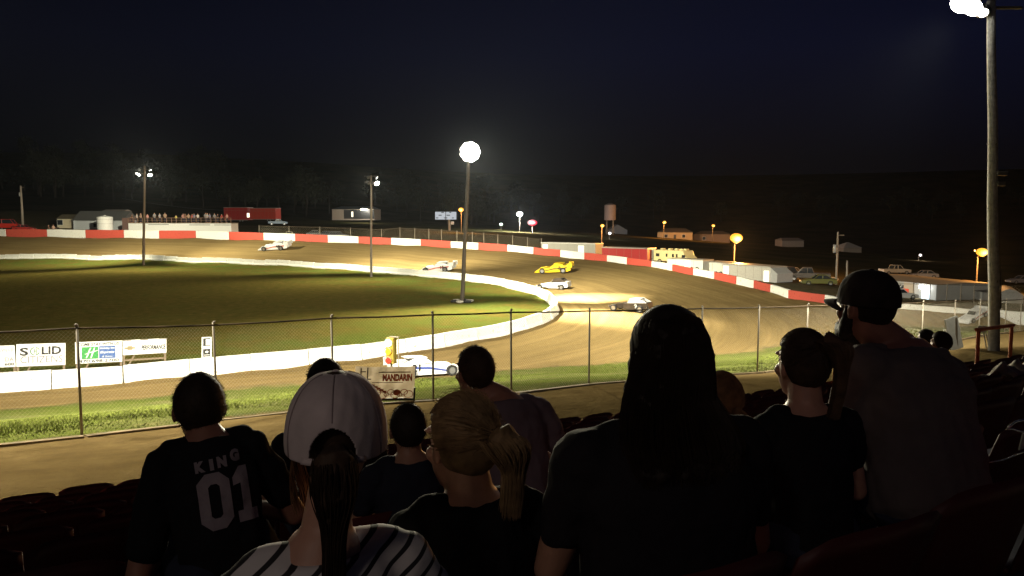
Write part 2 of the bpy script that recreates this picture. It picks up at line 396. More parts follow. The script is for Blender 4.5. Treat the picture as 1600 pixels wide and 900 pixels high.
# inner wall: separate concrete blocks end to end
def barrier_mesh(L_=3.0, h=.86):
    mb = MB(); n = 6
    prof = [(-.30,-.35),(-.30,.12),(-.19,.32),(-.13,h),(.13,h),(.19,.32),(.30,.12),(.30,-.35)]
    vs = []; 
    for i in range(n+1):
        x = (i/n-.5)*(L_-.05)
        for (w, z) in prof:
            j = 0 if z < 0 else .006
            vs.append((x, w+random.uniform(-j,j), z+random.uniform(-j,j)))
    k = len(prof); fs = [(i*k+a, i*k+(a+1)%k, (i+1)*k+(a+1)%k, (i+1)*k+a) for i in range(n) for a in range(k)]
    fs += [tuple(range(k)), tuple(reversed(range(n*k, (n+1)*k)))]
    mb.add(vs, fs); mb.box((-.25,-.02,-.2),(-.2,.02,-.1)); return mb
def walk(poly, step, closed=True):
    pts = [np.array(p[:2]) for p in poly]; 
    if closed: pts.append(pts[0])
    out = []; cur = pts[0]; i = 1; out.append(cur)
    while i < len(pts):
        d = np.linalg.norm(pts[i]-cur)
        if d >= step: cur = cur+(pts[i]-cur)*step/d; out.append(cur)
        else:
            # advance to the crossing on the next segment
            j = i
            while j < len(pts) and np.linalg.norm(pts[j]-cur) < step: j += 1
            if j >= len(pts): break
            a, c = pts[j-1], pts[j]; lo, hi = 0., 1.
            for _ in range(20):
                mdl = (lo+hi)/2
                if np.linalg.norm(a+(c-a)*mdl-cur) < step: lo = mdl
                else: hi = mdl
            cur = a+(c-a)*hi; i = j; out.append(cur)
    return out
protoB = [barrier_mesh().build('concrete_barrier', M_wallwhite, bevel=.012) for _ in range(4)]
wp = walk(innerS, 3.0); first = {}
for a, c in zip(wp, wp[1:]):
    mid = (a+c)/2
    if mid[0] < -.72*mid[1]-6 and not (mid[0] > -150 and mid[1] > 120): 
        pass
    if abs(mid[0]) > .72*mid[1]+5: continue
    k = random.randrange(4)
    o = protoB[k] if k not in first else protoB[k].copy()
    if k in first: COL.objects.link(o)
    first[k] = 1
    o.location = (mid[0], mid[1], zg(*mid)+random.uniform(-.03,.02)); o.rotation_euler = (random.uniform(-.012,.012), random.uniform(-.006,.006), math.atan2(c[1]-a[1], c[0]-a[0])+random.uniform(-.008,.008))
    tag(o, 'white painted concrete block, one of the low inner wall round the infield', 'barrier', 'concrete blocks of the inner track wall')

# outer wall: one long wall painted in red and white sections
bounds = [-350,-200,-120,-53,9.5,73.5,134,193.5,249,306,358.5,412,461,512,560,611,657,704,747,792.5,833,875,912.5,948,979,1017.5,1050,1082.5,1115.5,1150,1177,1203,1231,1288,1322,1900]
def lerp_list(xs, ys, x): return np.interp(x, xs, ys)
oxs = [a[0] for a in outerpx]
wall = thing('track_wall', 'long concrete wall painted in red and white sections round the outside of the track', 'wall')
OX = [p.x for p in outer]; OY = [p.y for p in outer]; OZ = [p.z for p in outer]
for i in range(len(bounds)-1):
    x0, x1 = bounds[i]+.3, bounds[i+1]-.3
    n = max(3, int((x1-x0)/18)); vs = []
    for j in range(n+1):
        x = x0+(x1-x0)*j/n
        p = np.array([lerp_list(oxs, OX, x), lerp_list(oxs, OY, x)]); z = float(lerp_list(oxs, OZ, x)); h = float(lerp_list(oxs, outer_h, x))
        q = np.array([lerp_list(oxs, OX, x+8), lerp_list(oxs, OY, x+8)]); t = (q-p)/np.linalg.norm(q-p); nn = np.array([-t[1], t[0]])
        hh = h+random.uniform(-.03,.03)
        for w, zz in ((0,-.5),(0,hh),(.3,hh),(.3,-.5)): 
            g = p+nn*w; vs.append((g[0],g[1],z+zz))
    k = 4; fs = [(j*k+a, (j+1)*k+a, (j+1)*k+(a+1)%k, j*k+(a+1)%k) for j in range(n) for a in range(k)] + [(0,1,2,3), tuple(n*k+a for a in (3,2,1,0))]
    red = (i % 2 == 0) if i < len(bounds)-2 else False
    red = red if x0 > -60 else (i % 2 == 0)
    MB().add(vs, fs).build('red_section' if red else 'white_section', M_wallred if red else M_wallwhite, wall, bevel=.02)

# ---------------------------------------------------------------- chain link fence at the walkway
M_post = mat('dull_fence_post', (.27,.235,.18), .6, .3, bump=.1)
M_rail = mat('dark_top_rail', (.085,.06,.035), .7, .2, var=.6, scale=2, bump=.2)  # steel rail's backlit shade is put into this dark brown colour
def chainlink(name, pts, hs, label, post_r=.026, pitch=.075, wire=.0014, posts=None, mesh_mat=None, group=None, rail_r=.02):
    root = thing(name, label, 'fence', tuple(pts[0]), 0, group); o0 = Vector(pts[0])
    P = [Vector(p)-o0 for p in pts]
    for p, h in zip(P, hs):
        MB().tube(p-Vector((0,0,.3)), p+Vector((random.uniform(-.03,.03),random.uniform(-.03,.03),h+.06)), post_r, n=8).ell(p+Vector((0,0,h+.06)), (post_r*1.3,)*3, nu=8, nv=6).build('post', M_post, root, smooth=True)
    rl = MB()
    tops = [p+Vector((0,0,h)) for p, h in zip(P, hs)]
    for a, b in zip(tops, tops[1:]):
        rl.tube(a, (a+b)/2+Vector((0,0,-.012)), rail_r, n=8).tube((a+b)/2+Vector((0,0,-.012)), b, rail_r, n=8)
    rl.build('top_rail', M_rail, root)
    # two sets of slanting wires
    L = [0]
    for a, b in zip(P, P[1:]): L.append(L[-1]+(b-a).length)
    Ls = np.array(L); tot = L[-1]; H = float(np.mean(hs))
    bx = np.array([p.x for p in P]); by = np.array([p.y for p in P]); bz = np.array([p.z for p in P]); hh = np.array(hs)
    mb = MB()
    def pos(s, f):
        return Vector((np.interp(s, Ls, bx), np.interp(s, Ls, by), np.interp(s, Ls, bz)+.03+f*(np.interp(s, Ls, hh)-.03)))
    s = -H
    off = Vector((0,0,0))
    while s < tot:
        for sg in (1,-1):
            a0, a1 = (s, s+H) if sg == 1 else (s+H, s)
            f0, f1 = 0., 1.
            # clip to the fence
            pts_ = []
            for k in range(4):
                f = k/3; q = a0+(a1-a0)*f
                if 0 <= q <= tot: pts_.append((q, f))
            if len(pts_) >= 2:
                pp = [pos(q, f)+Vector((0,.004*sg,0)) for q, f in pts_]
                for u, v in zip(pp, pp[1:]): mb.tube(u, v, wire, n=3, cap=False)
        s += pitch
    mb.build('chain_link', mesh_mat or M_wire, root)
    return root
M_wire = mat('wire', (.36,.32,.24), .6, .3)
chainlink('chain_link_fence', fence, fence_h, 'tall chain link fence on steel posts between the walkway and the grass beside the track')
kb = MB()
pv = [fence[i].copy() for i in range(len(fence))]
for a, b in zip(pv, pv[1:]):
    d = (b-a).xy.normalized(); nn = Vector((d.y,-d.x)); n = 5
    for j in range(n):
        u = a.lerp(b, j/n); v = a.lerp(b, (j+1)/n)
        q = [u.xy+nn*.12, v.xy+nn*.12, v.xy+nn*.3, u.xy+nn*.3]
        zz = [zg(*t)+.05 for t in q]
        kb.add([(t.x,t.y,z) for t, z in zip(q, zz)]+[(t.x,t.y,z-.3) for t, z in zip(q, zz)], [(3,2,1,0),(0,1,5,4),(2,3,7,6),(1,2,6,5),(3,0,4,7)])
kb.build('kerb_strip', mat('dusty_kerb', (.24,.18,.10), .9, var=.3, scale=3), kind='structure')

# far fence behind the wall
def zpts(pxs): return [at(x, y, D) for x, y, D in pxs]
ff = [(405,364,162),(452,365,160),(500,366,157),(548,367.5,154),(596,369.5,151),(625,371,149),(648,372,146),(670,373,143),(690,374,140.5),(714,376,138),(738,378,136),(756,379.5,134),(778,381.5,131.5),(801,383,130),(824,386,128),(846,388,126)]
fp = zpts(ff); fh = [max(1.2, at(a[0], a[1]-14-(4 if a[0]>600 else 0), a[2]).z-p.z) for a, p in zip(ff, fp)]
fp = [Vector((p.x,p.y,p.z-.4)) for p in fp]
chainlink('chain_link_fence', fp, fh, 'distant chain link fence standing behind the red and white wall on the back straight', post_r=.06, pitch=.5, wire=.008, rail_r=.035)
ff = [(1398,474,77),(1426,475,76),(1452,476,75),(1478,477,74),(1500,478,73),(1521,479,72),(1545,480,71),(1600,481,69)]
fp = zpts(ff); fh = [2.0]*len(fp)
chainlink('chain_link_fence', fp, fh, 'dark pit fence in front of the grey building at right, behind the white wall', post_r=.04, pitch=.3, wire=.004)

# ---------------------------------------------------------------- grass
def grass_blades():
    mb_v = []; mb_f = []; cnt = 0
    P = []
    g2 = [p for p in grass]; 
    # sample the verge between the fence line and the edge of the dirt
    Xs = np.array([p.x for p in grass]); Ys = np.array([p.y for p in grass])
    n = 90000
    for _ in range(n*3):
        if cnt >= n: break
        az = random.uniform(-.72,.72); Y = 12+42*random.random()**1.25
        P.append((az*Y, Y)); cnt += 1
    P = np.array(P)
    ok = (~inside(P, ring)) & (~inside(P, fence_poly)) & (seg_dist(P, fence_poly) > .12)
    P = P[ok]; z = zsurf(P)
    clump = np.sin(P[:,0]*.9+np.sin(P[:,1]*.7)*2)+np.sin(P[:,1]*1.3+P[:,0]*.5)
    for (x, y), zz, c in zip(P, z, clump):
        for _ in range(2):
            h = random.uniform(.02,.055)*(1.4 if c > .6 else 1); a = random.uniform(0, PI); w = random.uniform(.012,.025)
            dx, dy = math.cos(a)*w, math.sin(a)*w; lx, ly = random.uniform(-.06,.06), random.uniform(-.06,.06)
            jx, jy = random.uniform(-.05,.05), random.uniform(-.05,.05)
            o = len(mb_v); mb_v += [(x+jx-dx,y+jy-dy,zz-.03),(x+jx+dx,y+jy+dy,zz-.03),(x+jx+lx,y+jy+ly,zz+h)]; mb_f.append((o,o+1,o+2))
    me = bpy.data.meshes.new('grass'); me.from_pydata(mb_v, [], mb_f); o = bpy.data.objects.new('grass', me); COL.objects.link(o)
    me.materials.append(mat('grass_blades', (.11,.13,.028), .95, spec=0, var=.35, scale=.5))
    tag(o, 'short rough grass on the bank below the chain link fence', 'grass', kind='stuff')
grass_blades()

# ---------------------------------------------------------------- signs
M_signwhite = mat('white_sign_board', (.78,.79,.76), .5, var=.03)
M_ink = mat('black_lettering', (.015,.015,.018), .6)
M_greenink = mat('green_lettering', (.03,.14,.05), .6)
M_grey_ink = mat('grey_lettering', (.16,.16,.17), .6)
def sign_board(name, label, x0, yt0, yb0, D0, x1, yt1, yb1, D1, posts=(.03,.97), brace=True, drop=.75):
    a, b = at(x0,yb0,D0), at(x1,yb1,D1); h = ((at(x0,yt0,D0)-a).z+(at(x1,yt1,D1)-b).z)/2
    w = (b-a).length; mid = (a+b)/2
    t = thing(name, label, 'sign', tuple(mid))
    d = (b-a).normalized(); t.rotation_euler = (0, -math.asin(d.z), math.atan2(d.y, d.x))
    MB().box((-w/2,-.02,0),(w/2,.02,h)).build('board', M_signwhite, t, bevel=.004)
    f = MB()
    for u in posts: f.box((-w/2+w*u-.05,.023,-drop-.5),(-w/2+w*u+.05,.1,h-.02))
    f.box((-w/2,.103,h*.2),(w/2,.14,h*.2+.09)).box((-w/2,.103,-.34),(w/2,.14,-.25))
    if brace: f.tube((-w/2+w*posts[0]+.1,.1,-.75),(-w/2+w*posts[0]+.5,.1,-.05),.045,n=4)
    f.build('timber_posts', M_wood, t)
    return t, w, h
t, w, h = sign_board('advertising_sign', 'white board at far left edge with faint grey writing, cut off by the picture edge', -55,543,577,36.2, 24.5,539,573,36.9)
m = MB(); text_to(m, 'SVILLE', w*.33, h*.8, .15, .62); text_to(m, 'DA', w*.385, h*.36, .2, .36); m.build('lettering', M_grey_ink, t)
m = MB(); text_to(m, '600', w*.38, h*.14, .13, .4, bold=.004); m.build('number', M_ink, t)
t, w, h = sign_board('advertising_sign', 'white sign with bold black word SOLID above thin grey CITIZENS', 25.5,539,573,36.9, 102.3,535,570,37.9)
m = MB(); text_to(m, 'S', -w*.345, h*.66, .40, .36, bold=.018); m.build('initial_letter', M_ink, t)
m = MB(); text_to(m, 'LID', w*.21, h*.69, .40, .84, bold=.018)
m.build('black_lettering', M_ink, t)
m = MB(); text_to(m, 'CITIZENS', w*.01, h*.30, .34, 1.78); m.box((-w*.40,-.027,h*.055),(-w*.02,-.023,h*.07)).box((w*.12,-.027,h*.055),(w*.40,-.023,h*.07)); m2 = m
m2.build('thin_lettering', M_grey_ink, t)
def ringz(mb, cx, cz, r, wd, a0=0, a1=360, n=28, y=-.027, sx=1):
    vs = []; 
    for i in range(n+1):
        a = R(a0+(a1-a0)*i/n)
        for rr_ in (r, r-wd):
            vs.append((cx+math.cos(a)*rr_*sx, y, cz+math.sin(a)*rr_))
    return mb.add(vs, [(2*i,2*i+1,2*i+3,2*i+2) for i in range(n)])
m = MB(); ringz(m, -w*.125, h*.67, .21, .045, 20, 80); ringz(m, -w*.125, h*.67, .21, .045, 100, 260); ringz(m, -w*.125, h*.67, .21, .045, 280, 340)
m.box((-w*.125-.05,-.03,h*.67-.13),(-w*.125-.015,-.024,h*.67+.13)).box((-w*.125+.035,-.03,h*.67-.13),(-w*.125+.07,-.024,h*.67+.13)).box((-w*.125-.013,-.03,h*.67-.02),(-w*.125+.033,-.024,h*.67+.02))
m.build('emblem', M_greenink, t)
t, w, h = sign_board('advertising_sign', 'white hotel sign with green and blue panels and a phone number', 118,535,568.5,38.2, 191,532,565,39.1)
MB().box((-w*.365,-.03,h*.2),(-w*.01,-.022,h*.76)).build('green_panel', mat('sign_green', (.035,.26,.06), .5), t)
MB().box((w*.003,-.03,h*.2),(w*.36,-.022,h*.78)).build('blue_panel', mat('sign_blue', (.05,.11,.30), .5), t)
m = MB(); text_to(m, 'COME STAY WITH US', 0, h*.88, .16, w*.88, shear=.2, bold=.008); m.build('slogan_lettering', M_ink, t)
m = MB(); text_to(m, '870.698.2700', 0, h*.10, .16, w*.86, bold=.006); m.build('phone_number', M_ink, t)
m = MB(); text_to(m, 'Holiday Inn', w*.18, h*.67, .12, w*.32, shear=.15, y=-.036, bold=.003); text_to(m, 'Express', w*.18, h*.48, .15, w*.31, shear=.3, y=-.036, bold=.004); text_to(m, '& Suites', w*.18, h*.29, .085, w*.22, shear=.2, y=-.036)
# flowing H
m.path([(-w*.27,-.037,h*.25),(-w*.235,-.037,h*.40),(-w*.20,-.037,h*.6),(-w*.17,-.037,h*.72)], [.03,.045,.04,.03], 4)
m.path([(-w*.17,-.037,h*.24),(-w*.145,-.037,h*.40),(-w*.11,-.037,h*.6),(-w*.09,-.037,h*.72)], [.03,.045,.04,.03], 4)
m.path([(-w*.30,-.037,h*.42),(-w*.2,-.037,h*.50),(-w*.12,-.037,h*.53),(-w*.01,-.037,h*.60)], [.012,.03,.03,.012], 4)
m.build('white_lettering', M_signwhite, t)
t, w, h = sign_board('advertising_sign', 'white board reading PERFORMANCE beside a small gold emblem', 191.5,531.5,555,39.3, 260,529,551,40.4, drop=1.1)
m = MB(); text_to(m, 'PERFORMANCE', w*.2, h*.44, .25, w*.56, shear=.2, bold=.014); m.box((-w*.18,-.03,h*.28),(-w*.17,-.024,h*.62)); m.build('black_lettering', M_ink, t)
m = MB(); m.box((-w*.46,-.03,h*.40),(-w*.22,-.024,h*.52), Matrix.Translation((0,0,0))); m.box((-w*.39,-.031,h*.33),(-w*.28,-.025,h*.60)); m.build('emblem', mat('gold_emblem', (.32,.26,.15), .4, .4), t)
m = MB(); 
for q in (-.49,-.1,.34): m.box((w*q,-.032,h*.94),(w*q+.38,-.024,h*1.0))
m.build('mounting_clips', M_steel_dull, t)
t, w, h = sign_board('small_sign', 'narrow upright white sign with two dark printed panels above the inner wall', 315,527.5,560,41.3, 330.5,526,559,41.6, posts=(.5,), brace=False)
m = MB(); m.box((-w*.36,-.03,h*.58),(w*.36,-.022,h*.95)).box((-w*.36,-.03,h*.08),(w*.36,-.022,h*.44)); m.build('printed_panels', M_ink, t)
m = MB(); m.box((-w*.1,-.034,h*.62),(w*.3,-.031,h*.9)).ell((0,-.036,h*.3),(w*.16,.004,h*.05)); m.box((-w*.3,-.034,h*.14),(w*.3,-.031,h*.17)); m.build('white_marks', M_signwhite, t)

# ---------------------------------------------------------------- race starter light and banner
P = at(613, 600, 28.5); zf = zg(P.x, P.y)
P = Vector((P.x, P.y, zf))
t = thing('signal_light_tower', 'yellow signal tower with a lit green lamp above an amber and a red lamp', 'signal light', tuple(P), R(-22))
top = at(613,527,28.5).z-zf
MB().box((-.18,-.13,top-.52*1.9),(.14,.13,top)).build('housing', mat('yellow_housing', (.26,.19,.025), .5, var=.25), t, bevel=.02)
MB().tube((-.02,0,-.1),(-.02,0,top-.95),.04).build('stand', M_steel_dull, t)
MB().tube((.26,.05,-.1),(.26,.05,top+.02),.02,n=8).box((-.1,.0,top+.003),(.28,.1,top+.03)).build('support_rod', M_steel_dull, t)
for i, (nm, c, e, s) in enumerate((('green_lamp', (.4,.9,.7), (.35,1,.75), 3.5), ('amber_lamp', (.55,.25,.02), None, 0), ('red_lamp', (.25,.03,.02), None, 0))):
    z = top-.19-.34*i
    MB().tube((-.06,-.135,z),(-.06,-.17,z),.145 if i == 0 else .125,n=20).build(nm, mat(nm, c, .3, emit=e, estr=s) if e else mat(nm, c, .3), t, smooth=False)
    MB().path([(-.06+math.cos(a)*.16,-.21,z+math.sin(a)*.16) for a in np.linspace(R(10),R(170),9)], .012, 5).build('visor', M_steel_dull, t)
# vinyl banner hung on the fence
a = at(556,616,17.3); b = at(645,622,17.75); hb = .66
a = at(553,624,17.15); b = at(646,622,17.65)
bt = thing('vinyl_banner', 'creased white vinyl banner with red lettering tied to the chain link fence', 'banner', tuple((a+b)/2))
d = (b-a).normalized(); bt.rotation_euler = (0,-math.asin(d.z),math.atan2(d.y,d.x)); w = (b-a).length; h = at(646,572,17.65).z-b.z
nx, nz = 40, 20; vs = []
def wob(u, v): return .02*math.sin(u*9+v*3)+.015*math.sin(u*21-v*7)+.012*math.sin(v*13+u*4)
for j in range(nz+1):
    for i in range(nx+1):
        u, v = i/nx, j/nz; vs.append(((u-.5)*w, wob(u,v), v*h-.02*math.sin(u*PI)*(v)-.03*(1-v)*math.sin(u*7)))
fs = [(j*(nx+1)+i, j*(nx+1)+i+1, (j+1)*(nx+1)+i+1, (j+1)*(nx+1)+i) for j in range(nz) for i in range(nx)]
ban = MB().add(vs, fs).build('sheet', mat('dirty_vinyl', (.36,.31,.25), .6, var=.4, scale=3, bump=.3, bscale=12), bt, smooth=True)
nt_ = MATS['dirty_vinyl'].node_tree; pb = nt_.nodes['Principled BSDF']; tr_ = nt_.nodes.new('ShaderNodeBsdfTranslucent'); tr_.inputs[0].default_value = (.75,.62,.46,1)
mx_ = nt_.nodes.new('ShaderNodeMixShader'); mx_.inputs[0].default_value = .4; nt_.links.new(pb.outputs[0], mx_.inputs[1]); nt_.links.new(tr_.outputs[0], mx_.inputs[2]); nt_.links.new(mx_.outputs[0], nt_.nodes['Material Output'].inputs['Surface'])
m = MB(); text_to(m, 'MANDARIN', w*.2, h*.66, .165, w*.5, y=-.05, bold=.012); 
m.build('red_lettering', mat('red_vinyl', (.50,.07,.03), .6, var=.3), bt)
m = MB(); m.box((-w*.12,-.045,h*.81),(w*.42,-.04,h*.84))
m.box((-w*.42,-.045,h*.35),(-w*.40,-.04,h*.95)).box((-w*.31,-.045,h*.4),(-w*.29,-.04,h*.97)).box((-w*.40,-.045,h*.83),(-w*.33,-.04,h*.86)).box((-w*.29,-.045,h*.6),(-w*.24,-.04,h*.63))
m.box((-w*.22,-.045,h*.50),(w*.3,-.04,h*.52)).build('dark_marks', mat('brown_vinyl_ink', (.08,.05,.04), .6), bt)
m = MB()
random.seed(21)
for q in range(9):
    cx = -w*.2+q*w*.075; cz = h*(.16+.05*math.sin(q*2)); ringz(m, cx, cz, .05+.02*(q%3), .016, 0, 360, 14, y=-.05, sx=1.3)
for q in range(5):
    cx = -w*.24+q*w*.05; m.box((cx,-.05,h*(.40-.05*q)),(cx+.09,-.045,h*(.46-.05*q)))
m.ell((w*.2,-.045,h*.2),(.09,.006,.07)).build('red_artwork', mat('orange_red_vinyl', (.42,.09,.05), .6, var=.3), bt)
MB().box((-w/2-.0,.04,-.06),(w/2+.03,.09,.0)).box((w/2,-.01,-.1),(w/2+.035,.05,.25)).build('lower_batten', M_black, bt)
# ---------------------------------------------------------------- flood light poles
LAMPS = []
def glow_mat(name, col, s):
    m = bpy.data.materials.new(name); m.use_nodes = True; b = m.node_tree.nodes['Principled BSDF']
    b.inputs['Base Color'].default_value = (.02,.02,.02,1); b.inputs['Specular IOR Level'].default_value = 0; b.inputs['Emission Color'].default_value = (*col,1); b.inputs['Emission Strength'].default_value = s; return m
M_lens = glow_mat('lit_flood_lens', (1,.97,.86), 60)
M_lens_dim = glow_mat('lit_flood_lens_oblique', (1,.96,.85), 14)
M_sodium = glow_mat('lit_sodium_lens', (1,.40,.035), 1.9)
LK = 3.2
def aim(o, target):
    d = (Vector(target)-o.location).normalized(); o.rotation_euler = d.to_track_quat('-Z','Y').to_euler()
def spot(loc, target, W, size, blend=.7, col=(1,.93,.74), rad=.35, name='flood_beam'):
    l = bpy.data.lights.new(name, 'SPOT'); l.energy = W*LK; l.spot_size = R(size); l.spot_blend = blend; l.color = col; l.shadow_soft_size = rad
    o = bpy.data.objects.new(name, l); COL.objects.link(o); o.location = loc; aim(o, target); return o
def point(loc, W, col, rad=.2, name='lamp_light'):
    l = bpy.data.lights.new(name, 'POINT'); l.energy = W; l.color = col; l.shadow_soft_size = rad
    o = bpy.data.objects.new(name, l); COL.objects.link(o); o.location = loc; return o
def flood_head(root, off, direc, m, r=.28):
    """bell shaped metal halide flood: housing > lens"""
    d = Vector(direc).normalized(); p = Vector(off)
    q = d.to_track_quat('Z','Y').to_matrix().to_4x4(); T = Matrix.Translation(p) @ q
    prof = [(.06,-.42),(.10,-.36),(.13,-.2),(.22,-.08),(r,.0)]
    n = 18; vs = []
    for rr_, z in prof:
        for i in range(n): vs.append(T @ Vector((rr_*math.cos(2*PI*i/n), rr_*math.sin(2*PI*i/n), z)))
    fs = [(j*n+i, j*n+(i+1)%n, (j+1)*n+(i+1)%n, (j+1)*n+i) for j in range(len(prof)-1) for i in range(n)] + [tuple(reversed(range(n)))]
    h = MB().add(vs, fs).build('flood_housing', M_plate, root, smooth=True)
    vs = []
    for rr_, z in ((r*.97,-.012),(r*.7,.03),(r*.35,.05)):
        for i in range(n): vs.append(T @ Vector((rr_*math.cos(2*PI*i/n), rr_*math.sin(2*PI*i/n), z)))
    vs.append(T @ Vector((0,0,.055)))
    fs = [(j*n+i, j*n+(i+1)%n, (j+1)*n+(i+1)%n, (j+1)*n+i) for j in range(2) for i in range(n)] + [(2*n+i, 2*n+(i+1)%n, 3*n) for i in range(n)]
    MB().add(vs, fs).build('lens', m, h, smooth=True)
M_grey_timber = mat('weathered_grey_timber', (.50,.48,.45), .9, var=.25, scale=9, bump=.5, bscale=30)
def flood_pole(name, label, base, top, rb, rt, heads, m_pole=M_pole_wood, bars=((-.35,1.1),), extra=None):
    t = thing(name, label, 'light pole', tuple(base))
    v = Vector(top)-Vector(base); n = 9
    pts = [Vector((0,0,-.6))]+[v*(i/n)+Vector((math.sin(i*1.3)*.012, math.cos(i*1.7)*.012,0)) for i in range(n+1)]
    MB().path(pts, [rb]+[rb+(rt-rb)*i/n for i in range(n+1)], 14).build('pole', m_pole, t, smooth=True)
    cb = MB()
    for dz, hw, ang in bars:
        dx, dy = math.cos(ang)*hw, math.sin(ang)*hw
        c = v+Vector((0,0,dz)); cb.tube(c-Vector((dx,dy,0)), c+Vector((dx,dy,0)), .045, n=6)
    cb.build('crossarm', M_steel_dull, t)
    for off, d, m, r in heads: flood_head(t, v+Vector(off), d, m, r)
    return t
# centre pole, its lamps turned toward the near bend and the stand
B1 = at(722,473,72.7); B1.z = zg(B1.x,B1.y); T1 = at(733,238,72.7)
hd = []
for dx, dz in [(.56*math.cos(q*PI/4.5), .56*math.sin(q*PI/4.5)) for q in range(9)]+[(0,0)]:
    hd.append(((dx+.1,-.3,dz+.0), (dx*.25+.05,-1,-.28+dz*.1), M_lens, .40))
flood_pole('flood_light_pole', 'dark pole in the middle of the infield with the brightest cluster of flood lamps', B1, T1, .21, .15, hd, mat('dark_pole', (.055,.042,.03), .7, var=.2), ((.42,.95,0),(-.22,.95,0),(-.7,.6,0)))
MB_ = thing('tyre_ring', 'ring of old tyres lying round the foot of the middle flood light pole', 'tyres', tuple(B1))
for i in range(6):
    a = 2*PI*i/6+.3; c = Vector((math.cos(a)*.75, math.sin(a)*.75, .12)); m = MB()
    m.path([c+Vector((math.cos(u)*.27, math.sin(u)*.27, 0)) for u in np.linspace(0,2*PI,15)], .11, 8).build('tyre', M_rubber if i % 2 else mat('pale_tyre', (.35,.33,.28), .9), MB_, smooth=True)
T1v = Vector(T1)
# pole left of centre
B2 = at(580,431,106); B2.z = zg(B2.x,B2.y); T2 = at(580,274,106)
hd = [((-.42,.0,-.28),(-.35,.75,-.45),M_lens_dim,.26),((.75,-.1,-.35),(.6,.2,-.55),M_lens_dim,.26),((-.38,-.1,-1.05),(-.3,.6,-.5),M_lens_dim,.26),((.82,-.25,-1.1),(.4,-.55,-.55),M_lens,.34),((.15,.1,-1.1),(.1,.6,-.5),M_lens_dim,.22)]
flood_pole('flood_light_pole', 'slim grey light pole left of the middle one, with four small lamps near its top', B2, T2, .17, .12, hd, bars=((-.1,.95,0),(-.9,.95,0)))
# far left pole
B3 = at(224,413,133); B3.z = zg(B3.x,B3.y); T3 = at(226,259,133)
hd = [((-1.05,0,-.75),(-.3,.3,-.9),M_lens_dim,.26),((.95,0,-.75),(.3,.2,-.9),M_lens_dim,.26),((-1.15,-.1,-1.5),(-.35,-.5,-.8),M_lens,.36),((.9,-.1,-1.6),(.35,-.5,-.8),M_lens,.36)]
flood_pole('flood_light_pole', 'brown light pole at far left of the infield with two pairs of lamps', B3, T3, .24, .17, hd, mat('brown_pole', (.13,.09,.06), .8), ((-.6,1.3,0),(-1.35,1.3,0)))
# tall timber pole at the right on the walkway
B4 = at(1553,551,23.5); B4.z = zg(B4.x,B4.y)-.02; T4 = at(1549,1,23.0)
hd = [((-.95,-.1,-.12),(-.6,-.35,-.5),M_lens,.30),((-.58,-.05,-.2),(-.6,-.3,-.55),M_lens,.30),((-.68,.1,.28),(-.5,.5,-.5),M_lens,.30),((-.30,-.12,-.38),(-.3,-.6,-.7),M_lens_dim,.15)]
tp = flood_pole('flood_light_pole', 'thick grey timber light pole rising past the top of the picture at the right', B4, T4, .165, .11, hd, M_grey_timber, bars=((.15,.9,0),(-.2,.9,0)))
vv = Vector(T4)-Vector(B4)
for (px,py,dx) in ((1568,272,.33),(1566,288,.25)):
    z = at(px,py,23.3).z-B4.z; c = vv*(z/vv.z)
    MB().box((c.x+.02,c.y-.22,z-.06),(c.x+dx,c.y-.1,z+.07)).build('bracket_box', mat('grey_bracket', (.16,.15,.14), .6), tp, bevel=.01)
for dz, dx in ((2.2,.01),(4.4,-.02),(6.3,.0)):
    c = vv*(dz/vv.z); MB().tube(c+Vector((-.17,0,0)), c+Vector((.17,0,0)), .012).tube(c+Vector((dx,-.16,-.04)), c+Vector((dx,-.19,.02)), .02, n=6).build('step_bolt', M_steel_dull, tp)
MB().tube(vv*(1.35/vv.z)+Vector((.14,-.12,0)), vv*(2.6/vv.z)+Vector((.17,-.1,0)), .02, n=6).build('conduit', M_steel_dull, tp)
# its twin lighting the front straight, just left of the frame
B5 = Vector((-13.5,14.6,0)); B5.z = zg(B5.x,B5.y); T5 = B5+Vector((0,0,10.6))
flood_pole('flood_light_pole', 'timber light pole on the walkway at the left', B5, T5, .18, .12, [((.5*i-.75,.3,-.3),(.3,.9,-.5),M_lens,.3) for i in range(4)], bars=((-.2,1,0),))

WHT = (1,.93,.66)
# beams of the lamps above
s = spot
s(T1v+Vector((.2,-.7,-.1)), (2,50,0), 34000, 125, 1, WHT, .6)            # over the near bend
s(T1v+Vector((.3,-.6,-.1)), at(912,464,76), 120000, 30, 1, (1,.93,.72), .25)
s(T1v+Vector((.1,-.7,-.1)), at(945,498,62), 90000, 32, 1, (1,.93,.72), .25)
s(T1v+Vector((.4,.4,-.1)), (17,84,0), 13000, 85, 1, WHT, .5)
s(T1v+Vector((.4,.4,-.1)), (8,105,1), 26000, 105, 1, WHT, .5)
s(Vector(T2)+Vector((.6,.6,-.7)), (-10,128,1.5), 26000, 120, 1, WHT, .4)
s(Vector(T2)+Vector((-.4,.6,-.7)), (-45,142,2.5), 22000, 115, 1, WHT, .4)
s(Vector(T3)+Vector((-.9,.6,-1.2)), (-95,157,3), 30000, 125, 1, WHT, .4)
s(Vector(T3)+Vector((.9,.6,-1.2)), (-45,150,3), 20000, 118, 1, WHT, .4)
s(Vector(T4)+Vector((-.9,.6,-.3)), (5,38,1), 13000, 115, 1, (1,.93,.76), .4)
s(Vector(T4)+Vector((-.6,.8,-.3)), (13,52,0), 26000, 62, 1, (1,.93,.70), .4)
s(Vector(T4)+Vector((-.6,.9,-.3)), (24,60,0), 10000, 95, 1, (1,.93,.76), .4)
